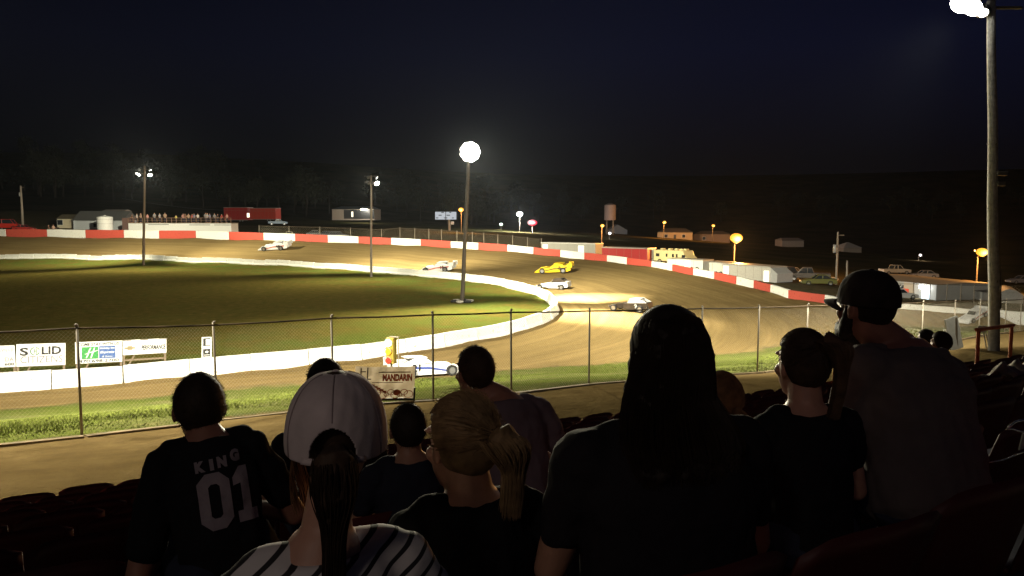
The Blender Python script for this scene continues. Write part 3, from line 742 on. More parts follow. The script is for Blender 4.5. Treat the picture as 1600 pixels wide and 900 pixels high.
s(T5+Vector((.4,.7,-.4)), (-13,26,2), 13000, 135, 1, (1,.92,.72), .4)
s(T5+Vector((.6,.2,-.4)), (-6.5,10.5,3.9), 2600, 66, 1, (1,.90,.68), .4)
s(T5+Vector((.8,.7,-.4)), (-10,44,0), 20000, 92, 1, (1,.92,.72), .4)
s(Vector(T3)+Vector((.5,-.6,-1.4)), (-50,85,0), 19000, 155, 1, (1,.90,.62), .4)
s(Vector(T2)+Vector((.2,-.6,-1)), (-18,80,0), 10000, 150, 1, (1,.90,.62), .4)

def point_w(p, W, c, r): point(p, W*2.2, c, r)
M_darkpole = mat('dark_lamp_pole', (.06,.05,.04), .8)
# ---------------------------------------------------------------- street lamps around
def street_lamp(label, px, ptop, pbase, D, col, W, m, r=.3, pr=.11, arm=0):
    b = at(px,pbase,D); tpt = at(px,ptop,D); b.z = min(b.z, zg(b.x,b.y)); h = tpt.z-b.z
    t = thing('street_lamp', label, 'street lamp', tuple(b))
    MB().tube((0,0,-.3),(0,0,h-r*.4),pr,pr*.7).tube((0,0,h-r*.6),(0,-.7,h),.05,n=6).build('pole', M_darkpole, t)
    MB().ell((0,-.6,h+r*.2),(r*.45,r*.9,r*.35)).build('lamp_housing', M_black, t, smooth=True)
    MB().ell((0,-.85,h-r*.15),(r*.92,r*.9,r*.68)).ell((0,-.85,h-r*.5),(r*.55,r*.6,r*.45)).build('lit_globe', m, t, smooth=True)
    if W: point_w(b+Vector((0,-1.2-r*1.3,h-r*.6)), W, col, .3)
    return t
ORG = (1,.42,.09)
street_lamp('orange lamp partly behind the middle flood light pole', 721,327,372,200, ORG, 5000, M_sodium, .75)
street_lamp('small orange lamp on a pole between the grey and red trailers', 940,352,390,150, ORG, 2500, M_sodium, .42)
street_lamp('left of two distant orange lamps on the dark hillside above the motorhome', 1037,347,374,285, ORG, 4500, M_sodium, .75)
street_lamp('right of two distant orange lamps on the dark hillside', 1113,352,378,285, ORG, 2500, M_sodium, .65)
street_lamp('big orange lamp glowing above the white trailers', 1147,370,415,125, ORG, 14000, M_sodium, 1.1)
street_lamp('wide orange lamp left of the thick timber pole', 1525,392,452,100, ORG, 6000, M_sodium, .75)
MB().box((-.9,-.12,.15),(.9,.12,.35)).build('lamp_bar', M_plate, bpy.data.objects['street_lamp.005']).location = (0,-.6,at(1525,392,100).z-bpy.data.objects['street_lamp.005'].location.z-.2)
street_lamp('bright white lamp on a pole beyond the wall, left of the small red lamp', 812,334,366,240, (1,.97,.9), 22000, glow_mat('lit_white_globe',(1,.98,.9),60), .95)
street_lamp('faint greenish white lamp low beyond the fence', 783,350,366,260, (.9,1,.8), 500, glow_mat('lit_greenish_globe',(.8,1,.75),12), .5)
street_lamp('tiny white lamp on the dark hill at the right', 1435,398,410,210, (1,.85,.8), 150, glow_mat('lit_dim_globe',(1,.85,.8),10), .35)
street_lamp('tiny white lamp below the dim water tower', 952,364,372,210, (1,.97,.95), 150, glow_mat('lit_cool_globe',(1,.97,.95),9), .38)
def utility_pole(label, px, ptop, pbase, D, r=.16, col=M_pole_wood, arms=1, can=True):
    b = at(px,pbase,D); b.z = min(b.z, zg(b.x,b.y)); h = at(px,ptop,D).z-b.z
    t = thing('utility_pole', label, 'utility pole', tuple(b))
    MB().path([(0,0,-.4),(0.02,0,h*.5),(0,0,h)], [r,r*.85,r*.7], 10).build('pole', col, t, smooth=True)
    if arms: MB().box((-.1,-.06,h-.5),(.75,.06,h-.38)).build('crossarm', M_wood, t)
    if can: MB().tube((-.3,0,h-2.6),(-.3,0,h-1.6),.22,n=12).build('transformer_can', M_greym, t, smooth=True)
    return t
utility_pole('pale utility pole at the far left beyond the wall', 36,290,357,185, .3)
utility_pole('dark utility pole with a transformer left of the man in the cap', 1306,362,450,95, .15)
utility_pole('short light timber post left of the man in the cap', 1322,407,452,90, .13, arms=0, can=False)
# wires between poles
w = thing('power_line', 'thin power line strung across the dark hillside at left', 'cable', tuple(at(350,325,230)))
o = w.location; a = at(190,310,260)-Vector(o); b = at(430,330,215)-Vector(o)
MB().path([a.lerp(b,i/12)-Vector((0,0,math.sin(i/12*PI)*1.2)) for i in range(13)], .03, 4).build('wire', M_steel_dull, w)

# ---------------------------------------------------------------- vehicles
def wheel(root, x, y, r, w, name='wheel'):
    t = MB(); n = 20
    prof = [(r*.62,-w/2),(r*.93,-w/2),(r,-w*.3),(r,w*.3),(r*.93,w/2),(r*.62,w/2)]
    vs = [(x+rr_*math.cos(2*PI*i/n), y+yy, r+rr_*math.sin(2*PI*i/n)) for rr_, yy in prof for i in range(n)]
    k = len(prof); fs = [(j*n+i, j*n+(i+1)%n, ((j+1)%k)*n+(i+1)%n, ((j+1)%k)*n+i) for j in range(k) for i in range(n)]
    o = t.add(vs, fs).build(name, M_rubber, root, smooth=True)
    m = MB().tube((x,y-w*.32,r),(x,y+w*.32,r),r*.62,n=16).tube((x,y-w*.42,r),(x,y+w*.42,r),r*.15,n=8).build('rim', M_rim, o)
def race_car(label, cmat, loc, rz, scale=1.0, kind='late', second=None, number='7', tilt=0, pitch=0, accent=None):
    """dirt track racer, nose toward +x, origin on the ground"""
    t = thing('race_car', label, 'race car', tuple(loc), rz, 'race cars on the dirt track', scale)
    t.rotation_euler = (tilt, pitch, rz)
    if kind == 'late':
        # wedge body: side profile with a low shovel nose, high quarter panels
        prof = [(2.35,.14),(2.42,.24),(1.9,.50),(.95,.70),(-.2,.82),(-1.5,.98),(-2.35,1.06),(-2.38,.35),(-1.95,.22),(-1.0,.16),(1.1,.14)]
        b = MB().prism(prof, -.95, .95)
        # fender rises
        b.prism([(1.95,.45),(1.75,.66),(1.0,.74),(.8,.62)], .55, .97).prism([(1.95,.45),(1.75,.66),(1.0,.74),(.8,.62)], -.97, -.55)
        b.build('body', cmat, t, bevel=.03)
        MB().prism([(.35,.80),(-.25,1.20),(-.95,1.24),(-1.6,.98)], -.62, -.58).prism([(.35,.80),(-.25,1.20),(-.95,1.24),(-1.6,.98)], .58, .62).box((-1.55,-.6,.9),(-1.5,.6,1.0)).build('sail_panel', second or cmat, t)
        MB().prism([(-.15,1.24),(-.95,1.29),(-1.5,1.27),(-1.5,1.24),(-.95,1.26),(-.15,1.21)], -.66, .66).build('roof', cmat, t)
        MB().prism([(.36,.84),(-.16,1.20),(-.18,1.18),(.30,.82)], -.56, .56).build('windscreen', M_glass, t)
        MB().box((-2.55,-.93,1.0),(-2.32,.93,1.22), None).box((-2.6,-.97,.72),(-1.95,-.94,1.26)).box((-2.6,.94,.72),(-1.95,.97,1.26)).build('spoiler', second or cmat, t)
        for x in (1.35,-1.4):
            for y in (-.86,.86): wheel(t, x, y+(.12 if y>0 else -.12), .36, .3)
        ty = .975
    else:
        # open wheel modified: narrow nose, exposed front wheels, tall square tail
        prof = [(2.1,.30),(2.15,.50),(1.2,.78),(.3,.90),(-.1,.95),(-2.2,1.02),(-2.25,.35),(-1.2,.2),(.3,.2)]
        MB().prism([(2.15,.28),(2.2,.46),(1.25,.78),(.35,.88),(.35,.25)], -.36, .36).prism([(.4,.22),(.4,.86),(-.4,.92),(-2.2,1.02),(-2.25,.35),(-1.2,.2)], -.82, .82).build('body', cmat, t, bevel=.03)
        MB().prism([(-.0,.9),(-.35,1.38),(-1.35,1.40),(-2.15,1.0)], -.76, -.72).prism([(-.0,.9),(-.35,1.38),(-1.35,1.40),(-2.15,1.0)], .72, .76).build('sail_panel', second or cmat, t)
        MB().prism([(-.25,1.38),(-1.4,1.44),(-1.4,1.40),(-.25,1.34)], -.77, .77).build('roof', second or cmat, t, bevel=.01)
        MB().tube((.1,-.6,.9),(-.3,-.6,1.36),.03).tube((.1,.6,.9),(-.3,.6,1.36),.03).tube((-.3,-.6,1.36),(-.3,.6,1.36),.03).tube((-1.5,-.6,1.0),(-1.3,-.6,1.38),.03).tube((-1.5,.6,1.0),(-1.3,.6,1.38),.03).tube((2.2,-.45,.35),(2.2,.45,.35),.04).tube((2.2,-.45,.35),(2.2,-.45,.55),.03).tube((2.2,.45,.35),(2.2,.45,.55),.03).build('roll_cage', M_steel_dull, t)
        MB().tube((1.45,-.85,.34),(1.45,.85,.34),.04).build('front_axle', M_steel_dull, t)
        MB().ell((-.55,-.1,1.02),(.14,.13,.15)).build('helmet', M_white_paint, t, smooth=True)
        for x in (1.45,-1.45):
            for y in (-.86,.86): wheel(t, x, y+(.1 if y>0 else -.1), .36, .28)
        ty = .845
    yy = ty+.004
    if kind == 'late':
        for sgn in (1,-1):
            MB().add([(1.3,sgn*yy,.26),(-.1,sgn*yy,.52),(-1.9,sgn*yy,.62),(-2.0,sgn*yy,.78),(-.1,sgn*yy,.66),(1.3,sgn*yy,.36)], [(0,1,4,5),(1,2,3,4)]).build('side_stripe', accent or M_red, t)
    mb = MB()
    for sgn in (1,-1):
        vs, fs = text_mesh(number, .62, bold=.02)
        mb.add([((x*sgn-.95), sgn*-(ty+.012)+(-sgn)*0, y_+.62) for x, y_, z in vs], fs)
    mb.build('door_number', M_ink if cmat is not M_blackcar else M_white_paint, t)
    return t
M_whitecar = mat('white_car_paint', (.66,.66,.66), .35, var=.22, scale=1.6, spec=.5)
M_yellowcar = mat('yellow_car_paint', (.72,.50,.015), .35, var=.2, scale=1.6)
M_blackcar = mat('black_car_paint', (.035,.026,.02), .4, var=.5, scale=2)
def gtilt(x, y, rz):
    e = 1.2; gx = (zg(x+e,y)-zg(x-e,y))/(2*e); gy = (zg(x,y+e)-zg(x,y-e))/(2*e)
    return gx, gy
def put(px, py, z0=0):
    D = 26.0
    while D < 400:
        p = at(px, py, D)
        if p.z <= zg(p.x, p.y): break
        D *= 1.004
    p.z = zg(p.x,p.y); return p
def car_at(px, py, rz, **k):
    p = put(px, py); gx, gy = gtilt(p.x, p.y, rz)
    fwd = gx*math.cos(rz)+gy*math.sin(rz); lat = -gx*math.sin(rz)+gy*math.cos(rz)
    c = race_car(loc=p, rz=rz, tilt=math.atan(lat), pitch=-math.atan(fwd), **k); return c
car_at(430, 390, R(172), label='pale race car alone on the back straight at the left', cmat=M_whitecar, scale=1.2, number='44')
car_at(684, 424, R(166), label='white wedge shaped race car passing behind the inner wall', cmat=M_whitecar, scale=1.05, number='15')
car_at(865, 426, R(168), label='bright yellow race car high on the bend', cmat=M_yellowcar, scale=1.0, number='8', accent=M_black)
M_ww = mat('white_panel_paint', (.75,.77,.8), .35, var=.04)
car_at(864, 452, R(158), label='white and black open wheel race car in the middle of the bend', cmat=M_whitecar, scale=.86, kind='mod', second=M_blackcar, number='3')
car_at(984, 486, R(150), label='white and black race car nearest the big haired woman, on the bright patch of dirt', cmat=M_blackcar, scale=.82, kind='mod', second=M_whitecar, number='9')
car_at(667, 587, R(25), label='white race car on the front straight just behind the banner', cmat=M_whitecar, scale=.78, number='21', accent=mat('blue_stripe',(.05,.08,.3),.4))
# the white wedge car on the right behind the fence
car_at(1520, 500, R(205), label='white wedge nosed car beside the wall at far right, seen through the fence', cmat=M_whitecar, scale=.5, number='5')
bpy.data.objects['race_car.006']['group'] = 'race cars on the dirt track'

def road_vehicle(label, kind, cm, loc, rz, scale=1.0, name=None, group=None):
    nm = name or {'sedan':'parked_car','pickup':'pickup_truck','van':'parked_van','suv':'parked_car'}[kind]
    t = thing(nm, label, {'sedan':'car','suv':'car','pickup':'pickup','van':'van'}[kind], tuple(loc), rz, group, scale)
    if kind == 'sedan':
        body = [(2.3,.35),(2.3,.62),(1.35,.86),(.6,.90),(-1.6,.92),(-2.2,.88),(-2.3,.4),(-2.2,.28),(2.2,.26)]; cab = [(.75,.90),(.15,1.36),(-.95,1.40),(-1.65,.94)]
    elif kind == 'suv':
        body = [(2.3,.4),(2.3,.85),(1.35,1.02),(.8,1.05),(-2.25,1.08),(-2.3,.42),(2.2,.32)]; cab = [(.9,1.05),(.35,1.68),(-2.0,1.70),(-2.25,1.08)]
    elif kind == 'van':
        body = [(2.4,.4),(2.4,1.0),(1.7,1.2),(1.2,1.25),(-2.4,1.3),(-2.45,.42),(2.3,.32)]; cab = [(1.5,1.22),(.9,2.05),(-2.35,2.08),(-2.42,1.3)]
    else:
        body = [(2.7,.5),(2.7,.95),(1.5,1.12),(-.6,1.14),(-2.7,1.12),(-2.75,.5),(2.6,.42)]; cab = [(1.25,1.12),(.65,1.75),(-.45,1.78),(-.7,1.13)]
    MB().prism(body, -.9, .9).build('body', cm, t, bevel=.05)
    MB().prism(cab, -.76, .76).build('windows', M_glass, t, bevel=.03)
    top = max(z for _, z in cab); xs = [x for x, z in cab if z > top-.1]
    c = MB().prism([(max(xs)+.03,top-.03),(max(xs)-.05,top+.03),(min(xs),top+.04),(min(xs)-.05,top-.03)], -.78, .78)
    for (x0,z0),(x1,z1) in ((cab[0],cab[1]),(cab[-1],cab[-2])):
        for y in (-.77,.77): c.tube((x0,y,z0),(x1,y,z1),.045,n=5)
    xm = sum(xs)/len(xs)
    for y in (-.78,.78): c.tube((xm,y,cab[0][1]),(xm,y,top),.05,n=5)
    c.build('roof', cm, t)
    r = .34 if kind in ('sedan',) else .39; wx = 1.4 if kind != 'pickup' else 1.75
    for x in (wx,-wx):
        for y in (-.82,.82): wheel(t, x, y, r, .22)
    for y in (-.65,.65): MB().ell((body[1][0]+.01,y,body[1][1]-.14),(.05,.14,.09),nu=8,nv=6).build('headlight', mat('headlight_glass',(.5,.5,.48),.15), t, smooth=True)
    return t
def vm(n, c): return mat(n, c, .35, var=.05)
PV = 'vehicles parked outside the track'
def veh(px, py, D, rz, kind, cm, label, sc=1.0, sink=0):
    p = at(px,py,D); p.z = min(p.z+.0, 1e9); g = zg(p.x,p.y)
    p.z = g if abs(g-p.z) < 1.2 else p.z
    return road_vehicle(label, kind, cm, p, R(rz), sc, group=PV)
veh(12,358,182,10,'van',vm('red_van',(.45,.03,.02)),'red van with lit lamps at the far left edge beyond the wall',1.15)
veh(38,357,180,5,'sedan',vm('red_car',(.40,.035,.03)),'low red car parked right of the red van')
veh(84,360,178,170,'sedan',vm('dusty_tan',(.35,.25,.16)),'tan car beside the small hut beyond the wall',.8)
veh(96,357,200,20,'suv',vm('dark_red',(.16,.04,.03)),'dark red vehicle behind the tan car',.7)
veh(452,366,160,100,'pickup',vm('beige_truck',(.52,.46,.33)),'beige vehicle seen end on behind the wall near the back straight',.75)
veh(495,365,165,15,'sedan',vm('dark_grey',(.05,.05,.055)),'dark car in the shadow behind the wall, left of the slim pole')
veh(513,366,163,10,'sedan',vm('darker_grey',(.04,.04,.05)),'second dark car beside the slim light pole')
veh(530,367,161,12,'suv',vm('navy',(.03,.035,.06)),'dark blue car just left of the slim light pole',.85)
veh(434,346,225,20,'pickup',vm('pale_blue',(.25,.4,.6)),'pale blue pickup parked beside the red trailers')
veh(1232,438,104,15,'suv',vm('blackish',(.05,.04,.04)),'dark car behind the red and white wall, right of the white trailers')
veh(1262,444,100,160,'pickup',vm('dark_brown',(.06,.045,.035)),'dark pickup parked behind the wall left of the utility pole')
veh(1240,436,118,10,'sedan',vm('tan_pale',(.22,.18,.13)),'tan car half hidden behind the dark car')
veh(1285,440,112,10,'sedan',vm('grey_lit',(.3,.28,.25)),'grey car beyond the utility pole',.9)
veh(1278,452,88,170,'sedan',mat('lime_yellow',(.10,.10,.02),.4),'yellow green race car parked behind the wall by the utility pole',.85)
veh(1398,424,140,8,'pickup',vm('silver_truck',(.35,.33,.30)),'pale pickup parked on the slope above the grey building')
veh(1443,429,135,170,'sedan',vm('greyish_blue',(.2,.2,.22)),'dim grey car parked on the slope right of the pale pickup')
veh(1450,444,112,200,'pickup',vm('amber_lit_truck',(.5,.42,.3)),'pickup lit orange behind the grey building roof',.8)
veh(1503,450,95,190,'sedan',vm('gold_car',(.55,.42,.2)),'gold car glowing under the wide orange lamp',.9)
veh(1497,443,104,185,'suv',vm('dark_amber',(.2,.14,.08)),'dark sport utility vehicle just behind the gold car',.8)
veh(1542,447,100,5,'sedan',vm('silver_dim',(.3,.28,.26)),'silver car left of the timber pole',.85)
veh(1412,468,84,175,'pickup',vm('white_truck',(.6,.6,.58)),'white pickup parked in front of the long grey building',.62)
veh(1404,472,75,10,'sedan',vm('white_sedan',(.62,.62,.6)),'low white race car by the fence right of the man in the cap',.75)
veh(1595,443,135,180,'sedan',vm('dim_blue',(.12,.13,.17)),'dim blue car at the far right edge behind the timber pole')

# ---------------------------------------------------------------- trailers
def trailer(label, x0, x1, ytop, ybot, D0, D1, depth, cm, lit=None, round_front=False, name='box_trailer', cat='trailer', door=None, group=None):
    a, b = at(x0,ybot,D0), at(x1,ybot,D1); a.z = b.z = (a.z+b.z)/2; h = at((x0+x1)/2,ytop,(D0+D1)/2).z-a.z
    w = (b-a).length; t = thing(name, label, cat, tuple((a+b)/2), math.atan2(b.y-a.y,b.x-a.x), group)
    z0 = .75 if h > 2 else .2
    MB().box((-w/2,0,z0-.15-(0)),(w/2,depth,h)).build('body', cm, t, bevel=.06)
    tr = MB().box((-w/2-.02,-.03,h-.12),(w/2+.02,depth+.03,h+.02)).box((-w/2-.02,-.03,z0-.2),(w/2+.02,.0,z0-.05))
    tr.build('trim_rail', M_steel, t)
    for sx in (w*.18,w*.18+.9): wheel(t, sx, .1, .38, .25)
    if door is not None:
        MB().box((-w/2+w*door,-.06,z0-.1),(-w/2+w*door+.95,-.01,h*.88)).build('door', lit or M_white_paint, t)
    n = max(2, int(w/1.2)); rv = MB()
    for i in range(1, n): rv.box((-w/2+w*i/n-.012,-.012,z0),(-w/2+w*i/n+.012,-.002,h-.12))
    rv.build('panel_seams', M_steel_dull, t)
    return t, w, h
M_lit = glow_mat('lit_doorway', (1,.9,.65), 2.2)
M_litw = glow_mat('lit_window', (.8,.93,1), 2.2)
M_tgrey = mat('grey_trailer_skin', (.26,.25,.22), .45, .1, var=.05)
M_tred = mat('red_trailer_skin', (.36,.03,.03), .4, var=.05)
M_twhite = mat('white_trailer_skin', (.62,.60,.54), .45, var=.05)
t, w, h = trailer('long grey box trailer with two lit doors behind the wall beyond the bend', 845,930,379.5,405,126,120,2.6,M_tgrey,M_lit,door=.04)
MB().box((w*.20,-.07,.6),(w*.20+1.0,-.015,h*.85)).build('door', M_lit, t)
trailer('long red enclosed trailer behind the wall, right of the small orange lamp', 940,1011,387,412,117,112,2.6,M_tred)
trailer('short grey trailer between the red trailer and the yellow lit motorhome', 1012,1022,390,412,113,113,2.6,M_tgrey)
trailer('low white trailer in front of the motorhome', 1042,1098,405,425,102,98,2.5,M_twhite,M_lit,door=.5)
trailer('second low white trailer, longer, beyond the dark posts', 1098,1128,409,432,100,97,2.5,M_twhite)
t, w, h = trailer('white trailer with a lit doorway, rightmost of the row behind the wall', 1128,1203,414,446,95,88,2.6,mat('dim_white_skin',(.40,.38,.34),.45),M_lit,door=.02)
MB().prism([(w/2,.6),(w/2+1.0,.7),(w/2+1.0,h*.7),(w/2,h*.95)], .05, 2.5).build('nose_cone', M_greym, t)
MB().box((w*.38,-.07,.7),(w*.38+.75,-.015,h*.8)).build('door', M_lit, t)
M_rv = mat('cream_motorhome_skin', (.70,.60,.30), .4, var=.04)
a, b = at(1021,412,109), at(1070,416,105); h = at(1045,391,107).z-at(1045,414,107).z; w = (b-a).length; a.z = b.z = (a.z+b.z)/2
t = thing('motorhome', 'cream motorhome lit bright yellow above the wall', 'motorhome', tuple((a+b)/2), math.atan2(b.y-a.y,b.x-a.x))
MB().prism([(-w/2,.5),(-w/2,h),(w/2-.4,h),(w/2-.1,h*.66),(w/2+.35,h*.5),(w/2+.35,.5)], 0, 2.4).build('body', M_rv, t, bevel=.08)
for x in (-w*.42,-w*.1,w*.1,w*.22): MB().box((x,-.03,h*.55),(x+(.6 if x<-w*.3 else .28),-.005,h*.76)).build('window', M_glass, t)
MB().box((w*.40,-.03,h*.5),(w*.5,-.005,h*.72)).build('cab_window', M_glass, t)
for x in (-w*.4,-w*.15,w*.05,w*.22,w*.34): MB().box((x,.8,h),(x+.5,1.4,h+.22)).build('roof_vent', M_rv, t, bevel=.04)
for x in (-w*.3,w*.35): wheel(t, x, .1, .4, .25)
point(at(1046,402,100), 160, (1,.85,.4), .3)
trailer('left red truck box on the dark rise behind the spectators', 350,387,324,347,232,230,3,M_tred,group='red truck boxes on the rise')
t, w, h = trailer('right red truck box on the dark rise, brighter face', 391,431,325,346,228,226,3,mat('red_trailer_bright',(.42,.05,.035),.4),group='red truck boxes on the rise')
MB().box((-w/2-1.15,.2,1.2),(-w/2-.35,.25,h*.62)).build('lit_door', M_lit, t)

# ---------------------------------------------------------------- buildings beyond the wall
def house(name, label, cat, x0, x1, yroof, yeave, ybot, D0, D1, depth, wm, rm, hip=0, windows=(), door=None, win_m=None, gable_end=False):
    a, b = at(x0,ybot,D0), at(x1,ybot,D1); a.z = b.z = (a.z+b.z)/2-.2
    Dm = (D0+D1)/2; he = at(800,yeave,Dm).z-a.z; hr = at(800,yroof,Dm).z-a.z; w = (b-a).length
    t = thing(name, label, cat, tuple((a+b)/2), math.atan2(b.y-a.y,b.x-a.x))
    MB().box((-w/2,0,-.5),(w/2,depth,he)).build('wall', wm, t)
    if gable_end:
        vs = [(-w/2-.2,-.3,he),(w/2+.2,-.3,he),(w/2+.2,depth,he),(-w/2-.2,depth,he),(0,-.3,hr),(0,depth,hr)]
        MB().add(vs, [(0,1,4),(1,2,5,4),(2,3,5),(3,0,4,5),(0,3,2,1)]).build('roof', rm, t)
    else:
        vs = [(-w/2-.2,-.35,he),(w/2+.2,-.35,he),(w/2+.2,depth+.3,he),(-w/2-.2,depth+.3,he),(-w/2-.2+hip,depth/2,hr),(w/2+.2-hip,depth/2,hr)]
        MB().add(vs, [(0,1,5,4),(1,2,5),(2,3,4,5),(3,0,4),(0,3,2,1)]).build('roof', rm, t)
    for u, v, ww, hh in windows:
        f = MB().box((-w/2+w*u-ww/2-.06,-.06,he*v-.06),(-w/2+w*u+ww/2+.06,-.003,he*v+hh+.06)).build('window', M_white_paint, t)
        MB().box((-w/2+w*u-ww/2,-.075,he*v),(-w/2+w*u+ww/2,-.063,he*v+hh)).build('pane', win_m or M_glass, f)
    if door: MB().box((-w/2+w*door-.45,-.05,0),(-w/2+w*door+.45,-.004,2.05)).build('door', M_black, t)
    return t, w, he, hr
house('concession_building', 'wide pale building with a dark grey sloping roof beyond the wall at left', 'building', 115,193,329.5,344.5,358,184,184,7,mat('pale_blue_siding',(.50,.53,.56),.5,var=.05),M_roof,windows=((.44,.3,.9,.9),),door=None)
house('small_hut', 'small cream hut with an open hatch left of the wide pale building', 'hut', 90,114.5,335,342,358,186,186,5,M_cream,mat('brown_roof',(.12,.10,.06),.8),windows=((.18,.45,1.3,1.2),))
house('roof_annex', 'brown roof section standing behind the right end of the wide pale building', 'building', 161,193,327,330,340,196,196,4,mat('annex_brown',(.12,.09,.07),.8),mat('annex_roof',(.25,.22,.19),.8))
p = at(164.5,360,176); h = at(164,339,176).z-p.z; r = 11.5*scl(176)
t = thing('water_tank', 'round white water tank in front of the pale building', 'tank', tuple(p))
MB().tube((0,0,0),(0,0,h),r,n=28).build('tank_shell', M_white_paint, t, smooth=False)
MB().tube((0,0,h),(0,0,h+.3),r*.98,r*.25,n=28).tube((0,0,h+.3),(0,0,h+.42),.25,n=12).build('lid', M_white_paint, t)
MB().path([(math.cos(x)*(r+.02),math.sin(x)*(r+.02),h*.5) for x in np.linspace(PI,2*PI,16)], .03, 5).path([(math.cos(x)*(r+.02),math.sin(x)*(r+.02),h*.83) for x in np.linspace(PI,2*PI,16)], .03, 5).build('hoops', M_steel, t)
# spectators' deck
a, b = at(201,362,173), at(361.5,364,169); a.z = b.z = (a.z+b.z)/2-.3; h = at(280,349,171).z-a.z; w = (b-a).length; ang = math.atan2(b.y-a.y,b.x-a.x); DK = (a+b)/2
t = thing('viewing_deck', 'long white viewing deck with a brown railing, people standing on it', 'deck', tuple(DK), ang)
MB().box((-w/2,0,-.5),(w/2,3,h)).build('wall', M_white_paint, t)
MB().box((-w/2-.1,-.1,h),(w/2+.1,3.1,h+.14)).build('deck_boards', M_wood, t)
rl = MB()
for i in range(22): rl.box((-w/2+w*i/21-.05,-.05,h+.14),(-w/2+w*i/21+.05,.05,h+1.2))
rl.box((-w/2,-.04,h+1.15),(w/2,.04,h+1.25)).box((-w/2,-.03,h+.65),(w/2,.03,h+.72)); rl.build('railing', mat('brown_rail',(.22,.13,.09),.8), t)
bars = MB()
for u0, u1, zz in ((.2,.40,.86),(.60,.80,.83),(.84,1.0,.83)): bars.box((-w/2+w*u0,-.03,h*zz),(-w/2+w*u1,-.002,h*zz+.1))
bars.build('dark_slots', M_black, t)
MB().box((-w/2-1.9,.5,-.5),(-w/2-.15,2.5,h+1.2)).build('side_stair_box', mat('brown_board',(.14,.08,.07),.8), t)
DECK = (DK, ang, w, h)

t, w, he, hr = house('open_shed', 'distant metal building with a lit canopy lamp on the dark rise', 'building', 519,585,322,327,341,285,285,14,mat('tan_metal',(.30,.25,.20),.6),mat('dark_metal_roof',(.08,.09,.09),.6),hip=2)
MB().box((-w*.22,-.1,0),(w*.5,-.05,he*.95)).build('dark_opening', M_black, t)
MB().box((w*.2,-1.0,he*.93),(w*.33,-.3,he*1.05)).build('canopy_lamp', glow_mat('lit_canopy',(1,.97,.8),30), t)
MB().box((-w*.04,-.16,he*.2),(w*.0,-.11,he*.75)).build('lit_slot', M_lit, t)
point(at(567,327,280), 2500, (1,.95,.8), .3)
# billboard
a, b = at(680,343,215), at(713,343.5,215); h = at(696,331,215).z-a.z; w = (b-a).length
base = at(702,372,215); base.z = min(base.z, zg(base.x, base.y)); t = thing('billboard', 'lit white billboard on a single post beyond the fence', 'billboard', tuple(base))
zb = a.z-base.z; x0 = a.x-base.x; x1 = b.x-base.x
MB().tube((0,.2,-.4),(0,.2,zb+.5),.3).build('post', M_steel_dull, t)
MB().box((x0,-.1,zb),((x0+x1)/2-.1,.2,zb+h)).box(((x0+x1)/2+.1,-.1,zb),(x1,.2,zb+h)).build('panel', glow_mat('lit_billboard_face',(.85,.92,1),.55), t)
mk = MB(); random.seed(3)
for q in range(7):
    xx = x0+.2+q*.75; mk.box((xx,-.13,zb+h*(.15+.35*(q%3))),(xx+random.uniform(.5,1.2),-.11,zb+h*(.15+.35*(q%3))+.25))
mk.build('dark_print', mat('billboard_ink',(.03,.05,.06),.6), t)
MB().box((.5,-.1,zb-1.4),(1.3,.3,zb-.5)).build('meter_box', M_greym, t)
# red neon
p = at(832,348,240); gz = zg(p.x,p.y); t = thing('red_neon_sign', 'small glowing red oval sign right of the white lamp', 'sign', (p.x,p.y,gz))
MB().tube((0,.3,-.3),(0,.3,p.z-gz),.15).build('post', M_steel_dull, t)
MB().ell((0,.1,p.z-gz),(1.5,.25,.95)).build('red_rim', glow_mat('lit_red',(1,.01,.06),1.0), t, smooth=True)
MB().ell((0,-.12,p.z-gz),(.95,.15,.5)).build('lit_centre', glow_mat('lit_pink',(1,.35,.38),2.2), t, smooth=True)
point(p+Vector((0,-2,0)), 700, (1,.05,.08), .5)
# houses on the hillside
house('house', 'cream house with a gabled porch under the orange lamps on the hill', 'house', 1027,1082,357,363,374,300,297,10,mat('house_tan',(.35,.26,.15),.7),mat('house_roof',(.10,.08,.06),.8),hip=3,windows=((.25,.3,1.2,1.2),(.75,.3,1.2,1.2)),door=.5)
t, w, he, hr = house('house', 'low dim house right of the gabled cream house on the hill', 'house', 1083,1140,361,366,378,302,298,10,mat('house_brown',(.16,.11,.08),.7),mat('house_roof',(.10,.08,.06),.8),hip=3,windows=((.3,.3,1.2,1.2),))
house('house', 'dim grey gabled house right of the water tower', 'house', 950,980,351,360,371,330,330,9,mat('house_grey',(.22,.23,.27),.7),mat('grey_roof2',(.22,.23,.26),.8),gable_end=True,windows=((.3,.3,1.2,1.2),))
house('house', 'faint house with a pale pyramid roof left of the man in the cap', 'house', 1318,1346,379,387,392,260,260,8,mat('house_faint',(.20,.18,.17),.7),mat('pale_roof',(.35,.33,.33),.8),hip=3)
house('house', 'long faint house on the dark hillside above the white trailers', 'house', 1222,1256,372,376,383,290,290,8,mat('house_faint2',(.22,.19,.18),.7),mat('faint_roof',(.2,.18,.18),.8),hip=1)
p = at(953,344,300); p.z -= 4; t = thing('water_tower', 'dim grey water tower on the dark hill', 'water tower', tuple(p)); k = scl(300)
MB().tube((0,0,4),(0,0,4+26*k*.9),9*k,n=20).tube((0,0,4+26*k*.9),(0,0,4+26*k),9*k,3*k,n=20).build('tank', mat('tank_grey',(.24,.20,.19),.7), t)
for q in range(4):
    a = PI/4+q*PI/2; MB().tube((math.cos(a)*7*k,math.sin(a)*7*k,-2),(math.cos(a)*7*k,math.sin(a)*7*k,4),.12).build('leg', M_steel_dull, t)
